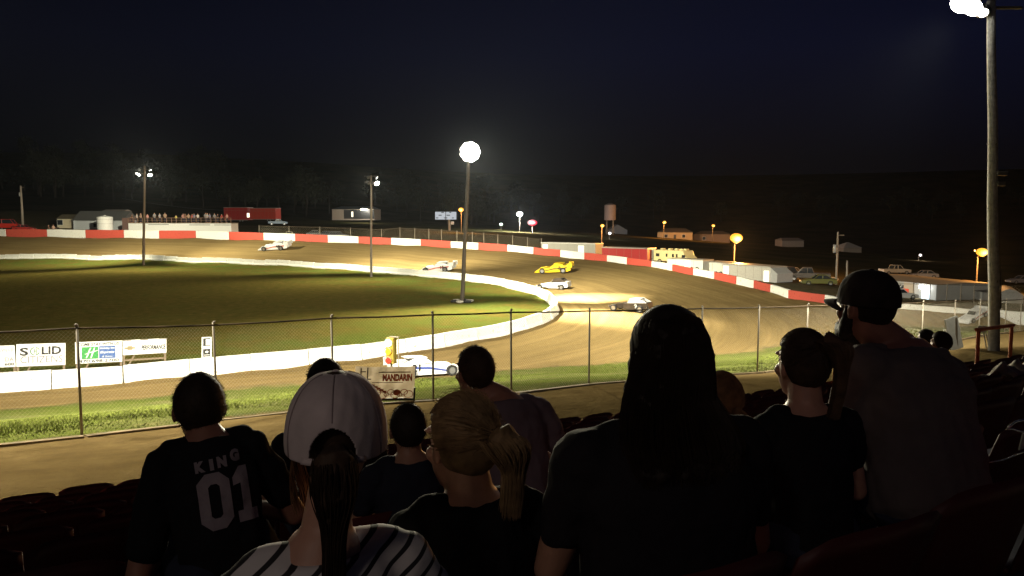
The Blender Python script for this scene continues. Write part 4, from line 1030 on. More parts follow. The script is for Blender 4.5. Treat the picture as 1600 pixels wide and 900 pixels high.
point(at(940,352,290)+Vector((0,0,4)), 900, (1,.5,.3), .5)
# pit building at right
t, w, he, hr = house('pit_office', 'long grey pit building with a bright window and a lit open door at right', 'building', 1330,1462,434.5,437,473,92,79,7,mat('grey_building_skin',(.36,.36,.35),.6,var=.06),mat('flat_grey_roof',(.25,.22,.18),.7))
x_ = w*.395; MB().box((x_-.55,-.1,he*.30),(x_+.55,-.04,he*.92)).build('window', M_litw, t)
for q in (-.03,): MB().box((x_+q-.03,-.12,he*.30),(x_+q+.03,-.10,he*.92)).build('mullion', M_greym, t)
MB().box((x_-.65,-.35,he*.80),(x_-.15,-.12,he*.93)).box((x_+.1,-.35,he*.80),(x_+.55,-.12,he*.93)).build('lamp_tube', M_lens_dim, t)
xd = w*.21; MB().box((xd-.75,-.06,.1),(xd+.75,-.01,he*.95)).build('doorway', glow_mat('lit_doorway_dim',(1,.75,.45),.5), t)
MB().box((xd-.7,-.12,he*.35),(xd+.05,-.07,he*.72)).build('red_notice', mat('red_notice',(.6,.06,.03),.5), t)
MB().box((w*.30,-.08,.1),(w*.5,-.02,he*.3)).build('base_cladding', mat('teal_cladding',(.16,.22,.21),.6), t)
p = t.matrix_basis @ Vector((x_,-1.6,he*.75)); point(p, 120, (.85,.95,1), .3)
p = t.matrix_basis @ Vector((xd,-1.3,he*.8)); point(p, 60, (1,.8,.55), .3)
# dark long shed and pale arched shelter right of it
house('dark_shed', 'low dark open shed between the pit building and the timber pole', 'shed', 1463,1552,448,452,476,86,82,6,mat('shed_black',(.025,.02,.02),.8),mat('shed_roof',(.04,.035,.03),.8))
house('grey_shed', 'small grey shed behind the thick timber pole', 'shed', 1534,1552,454,456,478,79,79,4,M_greym,M_roof)
a, b = at(1556,481,74), at(1598,483,73); w = (b-a).length; hgt = at(1577,452,73.5).z-a.z
t = thing('arched_shelter', 'pale grey arched shelter right of the thick timber pole', 'shelter', tuple((a+b)/2), math.atan2(b.y-a.y,b.x-a.x))
prof = [(-w/2,-.3)]+[(-w/2+w*i/12, hgt*.72+hgt*.28*math.sin(PI*i/12)) for i in range(13)]+[(w/2,-.3)]
MB().prism(prof, 0, 5).build('shell', mat('shelter_skin',(.32,.31,.29),.7), t)
MB().box((w/2+.1,-.5,-.2),(w/2+.9,-.2,hgt*.75)).build('red_door_panel', M_red, t)
# leaning white boards by the fence, right of the kids
a = at(1494,565,24.5); t = thing('display_board', 'pair of white boards leaning by the fence next to the two small heads', 'board', (a.x,a.y,zg(a.x,a.y)), R(28))
for q in (0,.42): MB().box((-.22+q-.1,-.02+q*.2,0),(.22+q-.16,.02+q*.2,1.05), Matrix.Rotation(R(-10),4,'X') @ Matrix.Rotation(R(-7),4,'Y')).build('panel', mat('board_grey',(.42,.42,.38),.7), t)
MB().tube((.17,.1,0),(.05,.1,1.05),.035,n=5).build('frame_bar', M_steel_dull, t)
p = at(1476,520,27); MBp = thing('white_bag', 'small white bag hanging on the fence beside the first small head', 'bag', (p.x,p.y,p.z-.2))
MB().ell((0,0,.12),(.14,.06,.12)).build('bag_body', M_white_paint, MBp, smooth=True); MB().path([(-.06,0,.2),(-.03,0,.32),(.03,0,.32),(.06,0,.2)], .008, 5).build('handle', M_white_paint, MBp)
p = at(1541,551,25); t = thing('folded_chair', 'thin dark folding frame leaning at the foot of the thick timber pole', 'frame', (p.x,p.y,zg(p.x,p.y)), R(10))
MB().tube((0,0,0),(-.12,.1,.75),.02,n=5).tube((.12,0,0),(0,.1,.6),.02,n=5).box((-.28,.09,.52),(.02,.12,.75)).build('frame', M_steel_dull, t)
# ---------------------------------------------------------------- grandstand rows
HD = math.atan2(.4602,.8878)      # rows turn left by this much
def srow(k): return 1.25+.83*k
def ztread(k): return 6.5-.222*k
def su(s, u, z): p = N_*s+U_*u; return Vector((p.x,p.y,z))
M_step = mat('stand_concrete', (.14,.13,.12), .9, var=.2, scale=3, bump=.3)
RZ = Matrix.Rotation(HD, 4, 'Z')
gs = MB()
for k in range(-4, 10):
    s0 = srow(k)-.10; s1 = srow(k+1)-.10; z = ztread(k)
    gs.box((-12, s0, z-.6), (17.5, s1 if k < 9 else s0+.95, z), RZ)
gs.build('grandstand_steps', M_step, kind='structure', bevel=.015)
M_seat = mat('dark_red_seat_plastic', (.080,.012,.010), .55, var=.25, scale=5, spec=.5, bump=.05)
def seat_proto():
    t = thing('stadium_seat', 'x', 'seat', (0,0,0), HD)
    w = .245; n = 8; m = 5
    def shell(fn, name):
        vs = []; 
        for j in range(m+1):
            for i in range(n+1): vs.append(fn(i/n*2-1, j/m))
        nb = len(vs); vs2 = [(x, y+.012, z-.014) for x, y, z in vs]
        fs = [(j*(n+1)+i, j*(n+1)+i+1, (j+1)*(n+1)+i+1, (j+1)*(n+1)+i) for j in range(m) for i in range(n)]
        fs2 = [tuple(reversed([nb+q for q in f])) for f in fs]
        rim = []
        B = [(0,i) for i in range(n+1)]+[(j,n) for j in range(1,m+1)]+[(m,i) for i in range(n-1,-1,-1)]+[(j,0) for j in range(m-1,0,-1)]
        ids = [j*(n+1)+i for j,i in B]
        for a, b in zip(ids, ids[1:]+ids[:1]): rim.append((a, nb+a, nb+b, b))
        MB().add(vs+vs2, fs+fs2+rim).build(name, M_seat, t, smooth=True)
    shell(lambda u, v: (u*w, .05+.0*v-.10*v-.05*(1-u*u)*v, .44+.38*v-.05*v*u*u*u*u), 'backrest')
    shell(lambda u, v: (u*w, .05+.40*v, .43+.02*u*u-.015*math.sin(v*PI)), 'seat_pan')
    MB().tube((-.18,.05,0),(-.18,.0,.43),.02,n=6).tube((.18,.05,0),(.18,.0,.43),.02,n=6).tube((-.25,.02,.40),(.25,.02,.40),.018,n=6).build('bracket', M_steel_dull, t)
    return t
sp = seat_proto(); first_seat = True
lab_rows = {0:'dark red plastic stadium seat in the row of the girl with the blonde ponytail', 9:'dark red plastic stadium seat in the front row beside the walkway'}
for k in range(0, 10):
    for i in range(-24, 36):
        u = i*.515+(.13*k % .5); p = su(srow(k)-.02, u, ztread(k))
        if p.y < .6 or abs(p.x) > .70*p.y+.35: continue
        px = 800+p.x/p.y*1200
        vis = 340+(8-(p.z+.82))/p.y*1190
        if vis > 925: continue
        lb = lab_rows.get(k, 'dark red plastic stadium seat in one of the shaded middle rows')
        if k == 1 or k == 2: lb = 'dark red plastic stadium seat in the two rows around the boy in the KING shirt'
        if first_seat:
            sp.location = p; o = sp; first_seat = False
        else: o = dup(sp, p, HD+random.uniform(-.01,.01))
        o['label'] = lb; o['group'] = 'stadium seats in the stand'
        o.rotation_euler = (random.uniform(-.05,.05), 0, HD+random.uniform(-.015,.015))
# stair railing at the right front
p0 = at(1527,568,15.2); p1 = at(1578,562,16.6)
M_rustrail = mat('rusty_red_rail', (.45,.13,.04), .6, .2, var=.3, scale=10)
def stair_rail(label, a, b, atop, btop, ext=.12):
    t = thing('hand_rail', label, 'railing', tuple(a)); A = Vector(a)
    d = (Vector(btop)-Vector(atop)).normalized()
    for q0, q1 in ((a, atop),(b, btop)): MB().tube(Vector(q0)-A-Vector((0,0,.7)), Vector(q1)-A, .038, n=8).build('upright', M_rustrail, t)
    MB().tube(Vector(atop)-A-d*ext, Vector(btop)-A+d*ext, .04, n=8).build('rail', M_rustrail, t)
stair_rail('short rusty red hand rail on two uprights in front of the thick timber pole', p0, p1, at(1529,515,15.2), at(1581,508.5,16.6))
stair_rail('brown hand rail end just showing left of the big man', at(1306,570,12.4), at(1324,568,12.9), at(1306,543,12.4), at(1324,540,12.9), .03)
# clothes and a chrome rail on the right
p = at(1586,574,8.3); t = thing('blanket', 'crumpled pale blanket thrown over a seat back at the right edge', 'blanket', tuple(p), HD)
vs = []; n = 22
for j in range(n+1):
    for i in range(n+1):
        u, v = i/n-.5, j/n-.5; vs.append((u*.55, v*.5, .03+.05*math.sin(u*14+v*5)*math.cos(v*11)+.03*math.sin(u*27)-abs(v)*.35))
o = MB().add(vs, [(j*(n+1)+i, j*(n+1)+i+1, (j+1)*(n+1)+i+1, (j+1)*(n+1)+i) for j in range(n) for i in range(n)]).build('cloth', mat('pale_cloth',(.42,.38,.32),.9,var=.3), t, smooth=True)
sm = o.modifiers.new('s','SOLIDIFY'); sm.thickness = .012
M_chrome = mat('chrome', (.7,.7,.7), .12, 1.0, var=.02)
p = at(1593,668,2.7); t = thing('folding_chair', 'bright metal armrest of a folding chair at the right edge', 'chair', tuple(p), scale=.8)
MB().path([(-.05,0,0),(.0,.03,.018),(.12,.06,.03)], .006, 8).path([(-.055,0,-.008),(-.02,.02,-.012),(.08,.05,-.045),(.1,.06,-.06)], .005, 8).build('arm_rail', M_chrome, t, smooth=True)
MB().add([(.02,.02,-.11),(.055,.05,-.03),(.12,.07,-.05),(.12,.05,-.09)], [(0,3,2,1)]).build('arm_panel', mat('grey_green_plastic',(.3,.33,.28),.3), t)
bpy.data.objects['arm_panel'].modifiers.new('s','SOLIDIFY').thickness = .008
MB().path([(-.25,-.1,-.135),(-.1,-.05,-.135),(.02,0,-.115),(.14,.04,-.07)], .0035, 6).tube((.14,.04,-.9),(.14,.04,-.07),.01,n=8).build('frame_tube', M_chrome, t, smooth=True)

# ---------------------------------------------------------------- people
def tmp_remesh(mb, vox, smooth=2, disp=0, dscale=.2, sub=0):
    me = bpy.data.meshes.new('tmp'); me.from_pydata(mb.v, [], mb.f); me.update()
    o = bpy.data.objects.new('tmp', me); COL.objects.link(o)
    r = o.modifiers.new('r','REMESH'); r.mode = 'VOXEL'; r.voxel_size = vox
    if smooth: s_ = o.modifiers.new('s','SMOOTH'); s_.factor = .5; s_.iterations = smooth
    if disp:
        tx = bpy.data.textures.new('folds','CLOUDS'); tx.noise_scale = dscale; tx.noise_depth = 2
        d = o.modifiers.new('d','DISPLACE'); d.texture = tx; d.strength = disp; d.mid_level = .5; d.texture_coords = 'LOCAL'
    dg = bpy.context.evaluated_depsgraph_get(); dg.update()
    out = bpy.data.meshes.new_from_object(o.evaluated_get(dg))
    bpy.data.objects.remove(o); bpy.data.meshes.remove(me)
    out.polygons.foreach_set('use_smooth', [True]*len(out.polygons))
    return out
def mesh_obj(name, me, m, parent):
    me.name = name; o = bpy.data.objects.new(name, me); COL.objects.link(o); me.materials.clear(); me.materials.append(m); o.parent = parent; return o
def skin_mat(n, c):
    m = mat(n, c, .5, var=.08, scale=25, bump=.05, bscale=120); b = m.node_tree.nodes['Principled BSDF']; return m
SK_L = skin_mat('fair_skin', (.50,.27,.19)); SK_M = skin_mat('tanned_skin', (.38,.20,.13)); SK_D = skin_mat('ruddy_skin', (.34,.16,.11))
def cloth(n, c, **k): return mat(n, c, .92, spec=.12, bump=.4, bscale=55, bdist=.004, scale=9, **k)
def hairm(n, c):
    m = mat(n, c, .68, var=.35, scale=30, spec=.25); return m
H_brown = hairm('brown_hair', (.050,.030,.018)); H_dark = hairm('dark_hair', (.02,.014,.01)); H_blonde = hairm('blonde_hair', (.19,.12,.058)); H_lbrown = hairm('light_brown_hair', (.16,.085,.04))
JEANS = cloth('dark_jeans', (.03,.035,.06))
def hand(mb, T, side):
    """palm + five bent fingers, T maps hand space (x across, y toward fingertips, z up = back of hand)"""
    def P(*a): return T @ Vector(a)
    mb.cap(P(-.02,.02,0), P(-.02,.075,0), .015, .014, 8); mb.cap(P(.02,.02,0), P(.02,.075,0), .015, .014, 8); mb.cap(P(0,.0,0), P(0,.08,0), .017, .015, 8)
    for i, (x, L) in enumerate(((-.033,.058),(-.011,.075),(.011,.08),(.033,.072))):
        x2 = x*1.18; r = .0078
        mb.cap(P(x,.08,.002), P(x2,.08+L*.48,-.004), r*1.1, r, 8); mb.cap(P(x2,.08+L*.48,-.004), P(x2*1.02,.08+L*.78,-.020), r, r*.92, 8); mb.cap(P(x2*1.02,.08+L*.78,-.020), P(x2*1.02,.08+L*.95,-.038), r*.92, r*.8, 8)
    sx = side
    mb.cap(P(sx*.028,.018,-.004), P(sx*.055,.05,-.014), .013, .011, 8); mb.cap(P(sx*.055,.05,-.014), P(sx*.062,.08,-.022), .011, .0085, 8)
def person(label, px, py, D, shirt, skin=SK_M, hair_m=H_dark, hair='short', heading=27.4, yaw=0, pitch=0, lean=12, roll=0, scale=1.0, bulk=1.0, sh_w=.185, hoff=(0,.03,0), sleeve=.62, pants=JEANS, elbows=None, hands_=None, hscale=1.0, cat='person', vox=.008, cname='shirt', fold=.026, name='person', neck=.06):
    Th = Matrix.Rotation(-R(lean), 4, 'X'); Tr = Matrix.Rotation(R(roll), 4, 'Y'); TT = Tr @ Th
    hc = TT @ Vector((0,0,.56)) + Vector((hoff[0], hoff[1], .165+hoff[2]))
    HT = Matrix.Translation(hc) @ Matrix.Rotation(R(yaw), 4, 'Z') @ Matrix.Rotation(R(pitch), 4, 'X') @ Matrix.Scale(hscale, 4)
    RH = Matrix.Rotation(R(heading), 4, 'Z')
    base = at(px, py, D)-(RH @ hc)*scale
    t = thing(name, label, cat, tuple(base), R(heading), None, scale)
    # --- body
    rings = [(-.02,.12,.09),(.06,.168,.12),(.16,.160,.118),(.28,.162,.12),(.40,.180,.122),(.48,.165,.108),(.535,.115,.085),(.575,.066,.066)]
    def torso(mb, inf, upto=.60):
        rr_ = [(h, a*bulk*(sh_w/.185)**.5+inf, b*bulk+inf) for h, a, b in rings if h <= upto]
        m2 = MB().loft([((0,0,h), a, b) for h, a, b in rr_], 24)
        mb.add([TT @ Vector(v) for v in m2.v], m2.f)
    b = MB(); torso(b, 0)
    nb = TT @ Vector((0,-.005,.55)); b.cap(nb, HT @ Vector((0,-.02,-.06)), neck*hscale, neck*.93*hscale)
    hb = MB(); hb.ell((0,-.012,.022), (.076,.094,.098)); hb.ell((0,.022,-.035), (.060,.070,.088)); hb.ell((0,.06,-.095), (.028,.026,.022))
    hb.cap((0,.084,.02),(0,.098,-.018),.008,.012,8); hb.ell((0,.09,-.055),(.024,.012,.009)); hb.ell((0,.078,.035),(.055,.022,.012))
    for s_ in (-1,1):
        hb.ell((s_*.079,-.005,-.005),(.010,.020,.031), Matrix.Rotation(s_*R(18),4,'Z'))
        hb.ell((s_*.045,.055,-.02),(.022,.022,.022))
    b.add([HT @ Vector(v) for v in hb.v], hb.f)
    el = elbows or ((-.27,.10,.22),(.27,.10,.22)); hn = hands_ or ((-.13,.36,.19),(.13,.36,.19))
    sh = [TT @ Vector((-sh_w,0,.475)), TT @ Vector((sh_w,0,.475))]
    for i in (0,1):
        e = Vector(el[i]); w_ = Vector(hn[i]); s0 = sh[i]
        b.cap(s0, e, .052*bulk, .041); b.cap(e, w_, .041, .027)
        d = (w_-e).normalized(); q = d.to_track_quat('Y','Z').to_matrix().to_4x4(); hand(b, Matrix.Translation(w_+d*.01) @ q, 1 if i == 0 else -1)
        hx = -.09 if i == 0 else .09; sg = -1 if i == 0 else 1
        hip = Vector((hx,.0,.08)); kn = Vector((sg*.13,.44,.11)); an = Vector((sg*.12,.42,-.34))
        b.cap(hip, kn, .085, .058); b.cap(kn, an, .055, .036); b.cap(an+Vector((0,-.03,-.045)), an+Vector((0,.17,-.06)), .038, .032)
    body = mesh_obj('body', tmp_remesh(b, vox, 2), skin, t)
    # eyes
    ey = MB()
    for s_ in (-1,1): ey.ell(HT @ Vector((s_*.030,.069,.012)), (.0115*hscale,)*3, nu=10, nv=8)
    ey.build('eyes', mat('eye_white',(.12,.10,.09),.4), t, smooth=True)
    # --- clothes
    c = MB(); torso(c, .016, .5355)
    for i in (0,1):
        e = Vector(el[i]); s0 = sh[i]
        c.ell(s0, (.068*bulk,.07*bulk,.066)); c.cap(s0, s0.lerp(e, sleeve), .069*bulk, .060)
    c.cap(TT @ Vector((-sh_w*.75,0,.512)), TT @ Vector((sh_w*.75,0,.512)), .052, .052)
    sh_o = mesh_obj(cname, tmp_remesh(c, max(vox,.009), 2, fold, .085), shirt, t)
    c = MB(); m2 = MB().loft([((0,0,h), a*bulk+.022, bb*bulk+.022) for h, a, bb in rings[:2]], 20); c.add(m2.v, m2.f)
    for i in (0,1):
        hx = -.09 if i == 0 else .09; sg = -1 if i == 0 else 1
        c.cap((hx,0,.08),(sg*.13,.44,.11),.10,.073); c.cap((sg*.13,.44,.11),(sg*.12,.42,-.32),.072,.055)
    mesh_obj('trousers', tmp_remesh(c, .012, 2, .012, .1), pants, t)
    c = MB()
    for sg in (-1,1):
        c.cap((sg*.12,.38,-.395),(sg*.12,.60,-.405),.045,.042)
    mesh_obj('shoes', tmp_remesh(c, .012, 1), mat('dark_shoes',(.03,.03,.03),.6), t)
    # --- hair
    rnd = random.Random(int(px*7+py))
    def cap_hair(thick, zmin_back=-.06, zmin_front=.055):
        h = MB(); h2 = MB(); h2.ell((0,-.014,.024), (.078+thick,.096+thick,.100+thick), nu=48, nv=32)
        return h2
    def clip_shell(thick, low, name_='hair', disp=.006, ds=.02, extra=None):
        """scalp shell that stops at a hair line: low(angle from the back 0..pi) -> z"""
        nu, nv = 64, 30; vs = []; 
        for j in range(nv+1):
            for i in range(nu):
                th = 2*PI*i/nu; back = abs(((th+PI/2+PI) % (2*PI))-PI)   # 0 at the back, pi at the face
                z_end = low(back); ph_end = math.acos(max(-.98, min(.98, (z_end-.024)/(.100+thick))))
                ph = ph_end*j/nv; r0 = math.sin(ph)
                jit = 1+ (disp*(rnd.random()-.5)*6 if j > 1 else 0)
                edge = 1 if j < nv-1 else .96
                vs.append(HT @ Vector((r0*math.cos(th)*(.078+thick)*jit*edge, -.014+r0*math.sin(th)*(.096+thick)*jit*edge, .024+math.cos(ph)*(.100+thick)*(1 if j<nv else 1))))
        fs = [(j*nu+i, (j+1)*nu+i, (j+1)*nu+(i+1)%nu, j*nu+(i+1)%nu) for j in range(nv) for i in range(nu)]
        o = MB().add(vs, fs).build(name_, hair_m, t, smooth=True)
        sl = o.modifiers.new('s','SOLIDIFY'); sl.thickness = .012*hscale; sl.offset = -1
        return o
    def strands(paths, r=.0011, name_='hair_strands', m=None, n=3):
        mb = MB()
        for p in paths: mb.path(p, [r]*(len(p)-1)+[r*.4], n)
        return mb.build(name_, m or hair_m, t)
    def short_low(b_): return -.075+.0*b_ if b_ < .9 else (-.075+(b_-.9)*.10 if b_ < 1.75 else min(.075, .01+(b_-1.75)*.20))
    if hair in ('short',):
        clip_shell(.006, short_low, disp=.004)
        fz = []
        for _ in range(1500):
            th = rnd.uniform(0,2*PI); back = abs(((th+PI/2+PI)%(2*PI))-PI); z_end = short_low(back); ph = math.acos(max(-.98,min(.98,(z_end-.024)/.106)))*rnd.random()**.7
            nrm = Vector((math.sin(ph)*math.cos(th)/.078, math.sin(ph)*math.sin(th)/.096, math.cos(ph)/.100)).normalized()
            p = Vector((math.sin(ph)*math.cos(th)*.083, -.014+math.sin(ph)*math.sin(th)*.101, .024+math.cos(ph)*.105))
            tip = p+nrm*rnd.uniform(.004,.011)+Vector((rnd.uniform(-.006,.006),rnd.uniform(-.006,.006),-.003))
            fz.append([HT @ p, HT @ tip])
        strands(fz, .0008)
    def headpt(th, ph, k=0.0):
        return Vector((math.sin(ph)*math.cos(th)*(.078+k), -.014+math.sin(ph)*math.sin(th)*(.096+k), .024+math.cos(ph)*(.100+k)))
    def pony(root, dirs, n, spread, r=.0012, m=None, core=.022, combed=True):
        """bundle of strands leaving root along a polyline dirs, over a tapered core"""
        root = Vector(root); pts = [root]+[Vector(d) for d in dirs]
        mb = MB(); rad = [core*.55]+[core*(1.25 if i in (0,1) else 1.0-.22*i) for i in range(len(dirs))]
        rad = [max(.006, x) for x in rad]
        mb.path([HT @ p for p in pts], rad, 16)
        mesh_obj('ponytail', tmp_remesh(mb, .004, 3, .006, .012), m or hair_m, t)
        ps = []
        for _ in range(n):
            a = rnd.uniform(0,2*PI); q = rnd.random()**.5; ox = math.cos(a)*q; oy = math.sin(a)*q; ln = rnd.uniform(.7,1.12); wv = rnd.uniform(0,6)
            path = []
            for i, p in enumerate(pts):
                k = i/(len(pts)-1); rr_ = rad[i]*1.12+spread*k*k
                path.append(HT @ (p+Vector((ox*rr_+.003*math.sin(wv+i*1.7), oy*rr_, 0))+Vector((0,0,-(ln-1)*.07*k))))
            # refine
            sm_ = smooth_poly([tuple(x) for x in path], False, 3)
            ps.append([Vector(tuple(x)) for x in sm_])
        strands(ps, r, 'loose_hair', m)
    def combed(target, n, k=.008, r=.0011, m=None, jitter=.003):
        """strands drawn over the skull toward the tie"""
        tg = Vector(target); ps = []
        for _ in range(n):
            th = rnd.uniform(0,2*PI); ph = rnd.uniform(.15,1.75); back = abs(((th+PI/2+PI)%(2*PI))-PI)
            if back > 2.0 and ph > 1.05: continue
            p = headpt(th, ph, k); path = []
            for i in range(7):
                u = i/6; q = p.lerp(tg, u); c0 = Vector((0,-.014,.024)); d = q-c0
                e = math.sqrt((d.x/.078)**2+(d.y/.096)**2+(d.z/.100)**2)
                lift = 1+k/.09+rnd.uniform(-1,1)*jitter/.09*.6
                if u < .95: d = d/max(e,.2)*lift if e < lift else d
                path.append(HT @ (c0+d))
            ps.append(path)
        strands(ps, r, 'combed_hair', m)
    H = dict(t=t, HT=HT, TT=TT, clip=clip_shell, strands=strands, pony=pony, combed=combed, headpt=headpt, rnd=rnd, shirt=sh_o, sh=sh, hscale=hscale)
    return H
def ball_cap(H, m, brim_m=None, opening=True, sx=.091, sy=.110, sz=.108, low=-.012, tiltx=0):
    t, HT = H['t'], H['HT'] @ Matrix.Rotation(R(tiltx),4,'X')
    nu, nv = (240, 100) if opening else (96, 30); vs = []; fs = []
    for j in range(nv+1):
        for i in range(nu):
            th = 2*PI*i/nu; ph = (PI/2+.18)*j/nv; rs_ = max(0,math.sin(ph))**.78
            seam = 1-.006*math.exp(-((((th*6/(2*PI)))%1-.5)/.04)**2) if j > 0 else 1
            wr = 1+(.007*math.sin(th*5+ph*3)+.005*math.sin(th*11-ph*5)+.003*math.sin(th*23+ph*9))*min(1,ph)
            vs.append(HT @ Vector((rs_*math.cos(th)*sx*seam*wr, -.012+rs_*math.sin(th)*sy*seam*wr, low+.02+math.cos(ph)*sz*wr)))
    for j in range(nv):
        for i in range(nu):
            th = 2*PI*(i+.5)/nu; back = ((th+PI/2+PI)%(2*PI))-PI; ph = (PI/2+.18)*(j+.5)/nv
            if opening:
                u = back/.46; v = (ph-(PI/2+.12))/.46
                if u*u+v*v < 1 and ph < PI/2+.09: continue
            fs.append((j*nu+i, (j+1)*nu+i, (j+1)*nu+(i+1)%nu, j*nu+(i+1)%nu))
    o = MB().add(vs, fs).build('cap_crown' , m, t, smooth=True); sl = o.modifiers.new('s','SOLIDIFY'); sl.thickness = .0035; sl.offset = -1
    MB().ell(HT @ Vector((0,-.012,low+.02+sz)), (.008,.008,.004), nu=10, nv=6).build('cap_button', m, t, smooth=True)
    if opening:
        for k_ in range(6):
            th = 2*PI*(k_+.5)/6; pts = []
            for q in range(2, 19):
                ph = (PI/2+.16)*q/18; rs_ = max(0,math.sin(ph))**.78; back = ((th+PI/2+PI)%(2*PI))-PI
                if (back/.46)**2+((ph-(PI/2+.12))/.46)**2 < 1: break
                pts.append(HT @ Vector((rs_*math.cos(th)*sx*.998, -.012+rs_*math.sin(th)*sy*.998, low+.02+math.cos(ph)*sz)))
            MB().path(pts, .0016, 5).build('cap_seam', brim_m or mat('cap_seam_thread', (.30,.24,.24), .9), t)
    # brim
    n = 16; vs = []
    for j in range(5):
        for i in range(n+1):
            a = R(18)+R(144)*i/n; k = 1+ (j/4)*.60*math.sin(a)**.8 if True else 1
            x = math.cos(a)*sx*.99*(1+.03*j/4); y = -.012+math.sin(a)*sy*(k); z = low+.005-.018*(j/4)**1.5*0-.020*(x/sx)**2-.010*(j/4)
            vs.append(HT @ Vector((x, y, z)))
    fs = [(j*(n+1)+i, j*(n+1)+i+1, (j+1)*(n+1)+i+1, (j+1)*(n+1)+i) for j in range(4) for i in range(n)]
    o = MB().add(vs, fs).build('cap_brim', brim_m or m, t, smooth=True); sl = o.modifiers.new('s','SOLIDIFY'); sl.thickness = .004
    if opening:
        MB().path([HT @ Vector((math.cos(a)*sx*.985, -.012+math.sin(a)*sy*.985, low-.0)) for a in np.linspace(R(235),R(305),12)], .006, 6).build('cap_strap', m, t, smooth=True)

BLACK = cloth('black_cotton', (.012,.012,.014)); BLACK2 = cloth('black_knit', (.016,.014,.016))
GREY = cloth('charcoal_cotton', (.135,.115,.11)); PURP = cloth('mauve_grey_cotton', (.15,.11,.13))
# shirt with stripes
STR = bpy.data.materials.new('striped_cotton'); STR.use_nodes = True; nt = STR.node_tree; N = nt.nodes; b = N['Principled BSDF']
tc = N.new('ShaderNodeTexCoord'); mp = N.new('ShaderNodeMapping'); mp.inputs['Rotation'].default_value = (R(12),0,0); nt.links.new(tc.outputs['Object'], mp.inputs[0])
wv = N.new('ShaderNodeTexWave'); wv.wave_type = 'BANDS'; wv.bands_direction = 'Z'; wv.inputs['Scale'].default_value = 8.5; wv.inputs['Distortion'].default_value = .5; wv.inputs['Detail Scale'].default_value = 1; sp_ = N.new('ShaderNodeSeparateXYZ'); nt.links.new(mp.outputs[0], sp_.inputs[0]); mm_ = N.new('ShaderNodeMath'); mm_.operation = 'MULTIPLY_ADD'; mm_.inputs[1].default_value = -.75; nt.links.new(sp_.outputs[0], mm_.inputs[0]); nt.links.new(sp_.outputs[2], mm_.inputs[2])
cb_ = N.new('ShaderNodeCombineXYZ'); nt.links.new(mm_.outputs[0], cb_.inputs[2]); nt.links.new(cb_.outputs[0], wv.inputs[0])
rp = N.new('ShaderNodeValToRGB'); rp.color_ramp.elements[0].position = .15; rp.color_ramp.elements[1].position = .21; rp.color_ramp.elements[0].color = (.02,.018,.02,1); rp.color_ramp.elements[1].color = (.62,.58,.57,1)
nt.links.new(wv.outputs['Fac'], rp.inputs[0]); nt.links.new(rp.outputs[0], b.inputs['Base Color']); b.inputs['Roughness'].default_value = .9

# 1 boy in the KING 01 shirt
H = person('person with short hair in a black T-shirt printed KING and a big 01', 311, 640, 2.55, BLACK, SK_D, hairm('near_black_hair',(.03,.018,.012)), 'short', heading=30, yaw=0, lean=18, roll=-4, sh_w=.142, hoff=(-.01,.05,-.095), hscale=.98, bulk=.86,
           elbows=((-.27,.06,.10),(.25,.16,.20)), hands_=((-.16,.34,.12),(.12,.38,.18)), sleeve=.66)
def decal_on_back(H, mbs, zc, name, m, off=.006):
    """project flat lettering (x,z plane) onto the back of the shirt"""
    from mathutils.bvhtree import BVHTree
    me = H['shirt'].data; bv = BVHTree.FromPolygons([v.co for v in me.vertices], [tuple(p.vertices) for p in me.polygons])
    import bmesh
    bm = bmesh.new(); tmp = bpy.data.meshes.new('d'); tmp.from_pydata(mbs.v, [], mbs.f); bm.from_mesh(tmp)
    bmesh.ops.triangulate(bm, faces=bm.faces[:]); 
    for _ in range(3):
        long = [e for e in bm.edges if e.calc_length() > .012]
        if long: bmesh.ops.subdivide_edges(bm, edges=long, cuts=1); bmesh.ops.triangulate(bm, faces=bm.faces[:])
    TT = H['TT']
    for v in bm.verts:
        p = TT @ Vector((v.co.x, -.5, v.co.z)); d = (TT.to_3x3() @ Vector((0,1,0))).normalized()
        hit = bv.ray_cast(p, d, 1.0)
        v.co = hit[0]-d*off if hit[0] is not None else TT @ Vector((v.co.x,-.13,v.co.z))
    me2 = bpy.data.meshes.new(name); bm.to_mesh(me2); bm.free(); o = bpy.data.objects.new(name, me2); COL.objects.link(o); o.parent = H['t']; me2.materials.append(m); return o
m = MB(); 
def glyph(txt, cx, cz, h, w, **k):
    mm = MB(); vs, fs = text_mesh(txt, h, **k); 
    xs = [v[0] for v in vs]; zs = [v[1] for v in vs]; sx_ = w/(max(xs)-min(xs)); sz_ = h/(max(zs)-min(zs)); mx = (max(xs)+min(xs))/2; mz = (max(zs)+min(zs))/2
    seen = {}; 
    keep = [f for f in fs if all(vs[i][2] > 0 for i in f)]
    return mm.add([((x-mx)*sx_+cx, 0, (y-mz)*sz_+cz) for x, y, z in vs], keep)
for tx, cx, cz in (('K',-.058,.452),('I',-.024,.452),('N',.008,.455),('G',.050,.468)):
    g = glyph(tx, cx+.014, cz, .036 if tx != 'G' else .04, .03 if tx not in 'I' else .012, bold=.003); m.add(g.v, g.f)
LET = cloth('grey_print', (.30,.26,.29), var=.25)
decal_on_back(H, m, 0, 'name_lettering', LET)
m = MB()
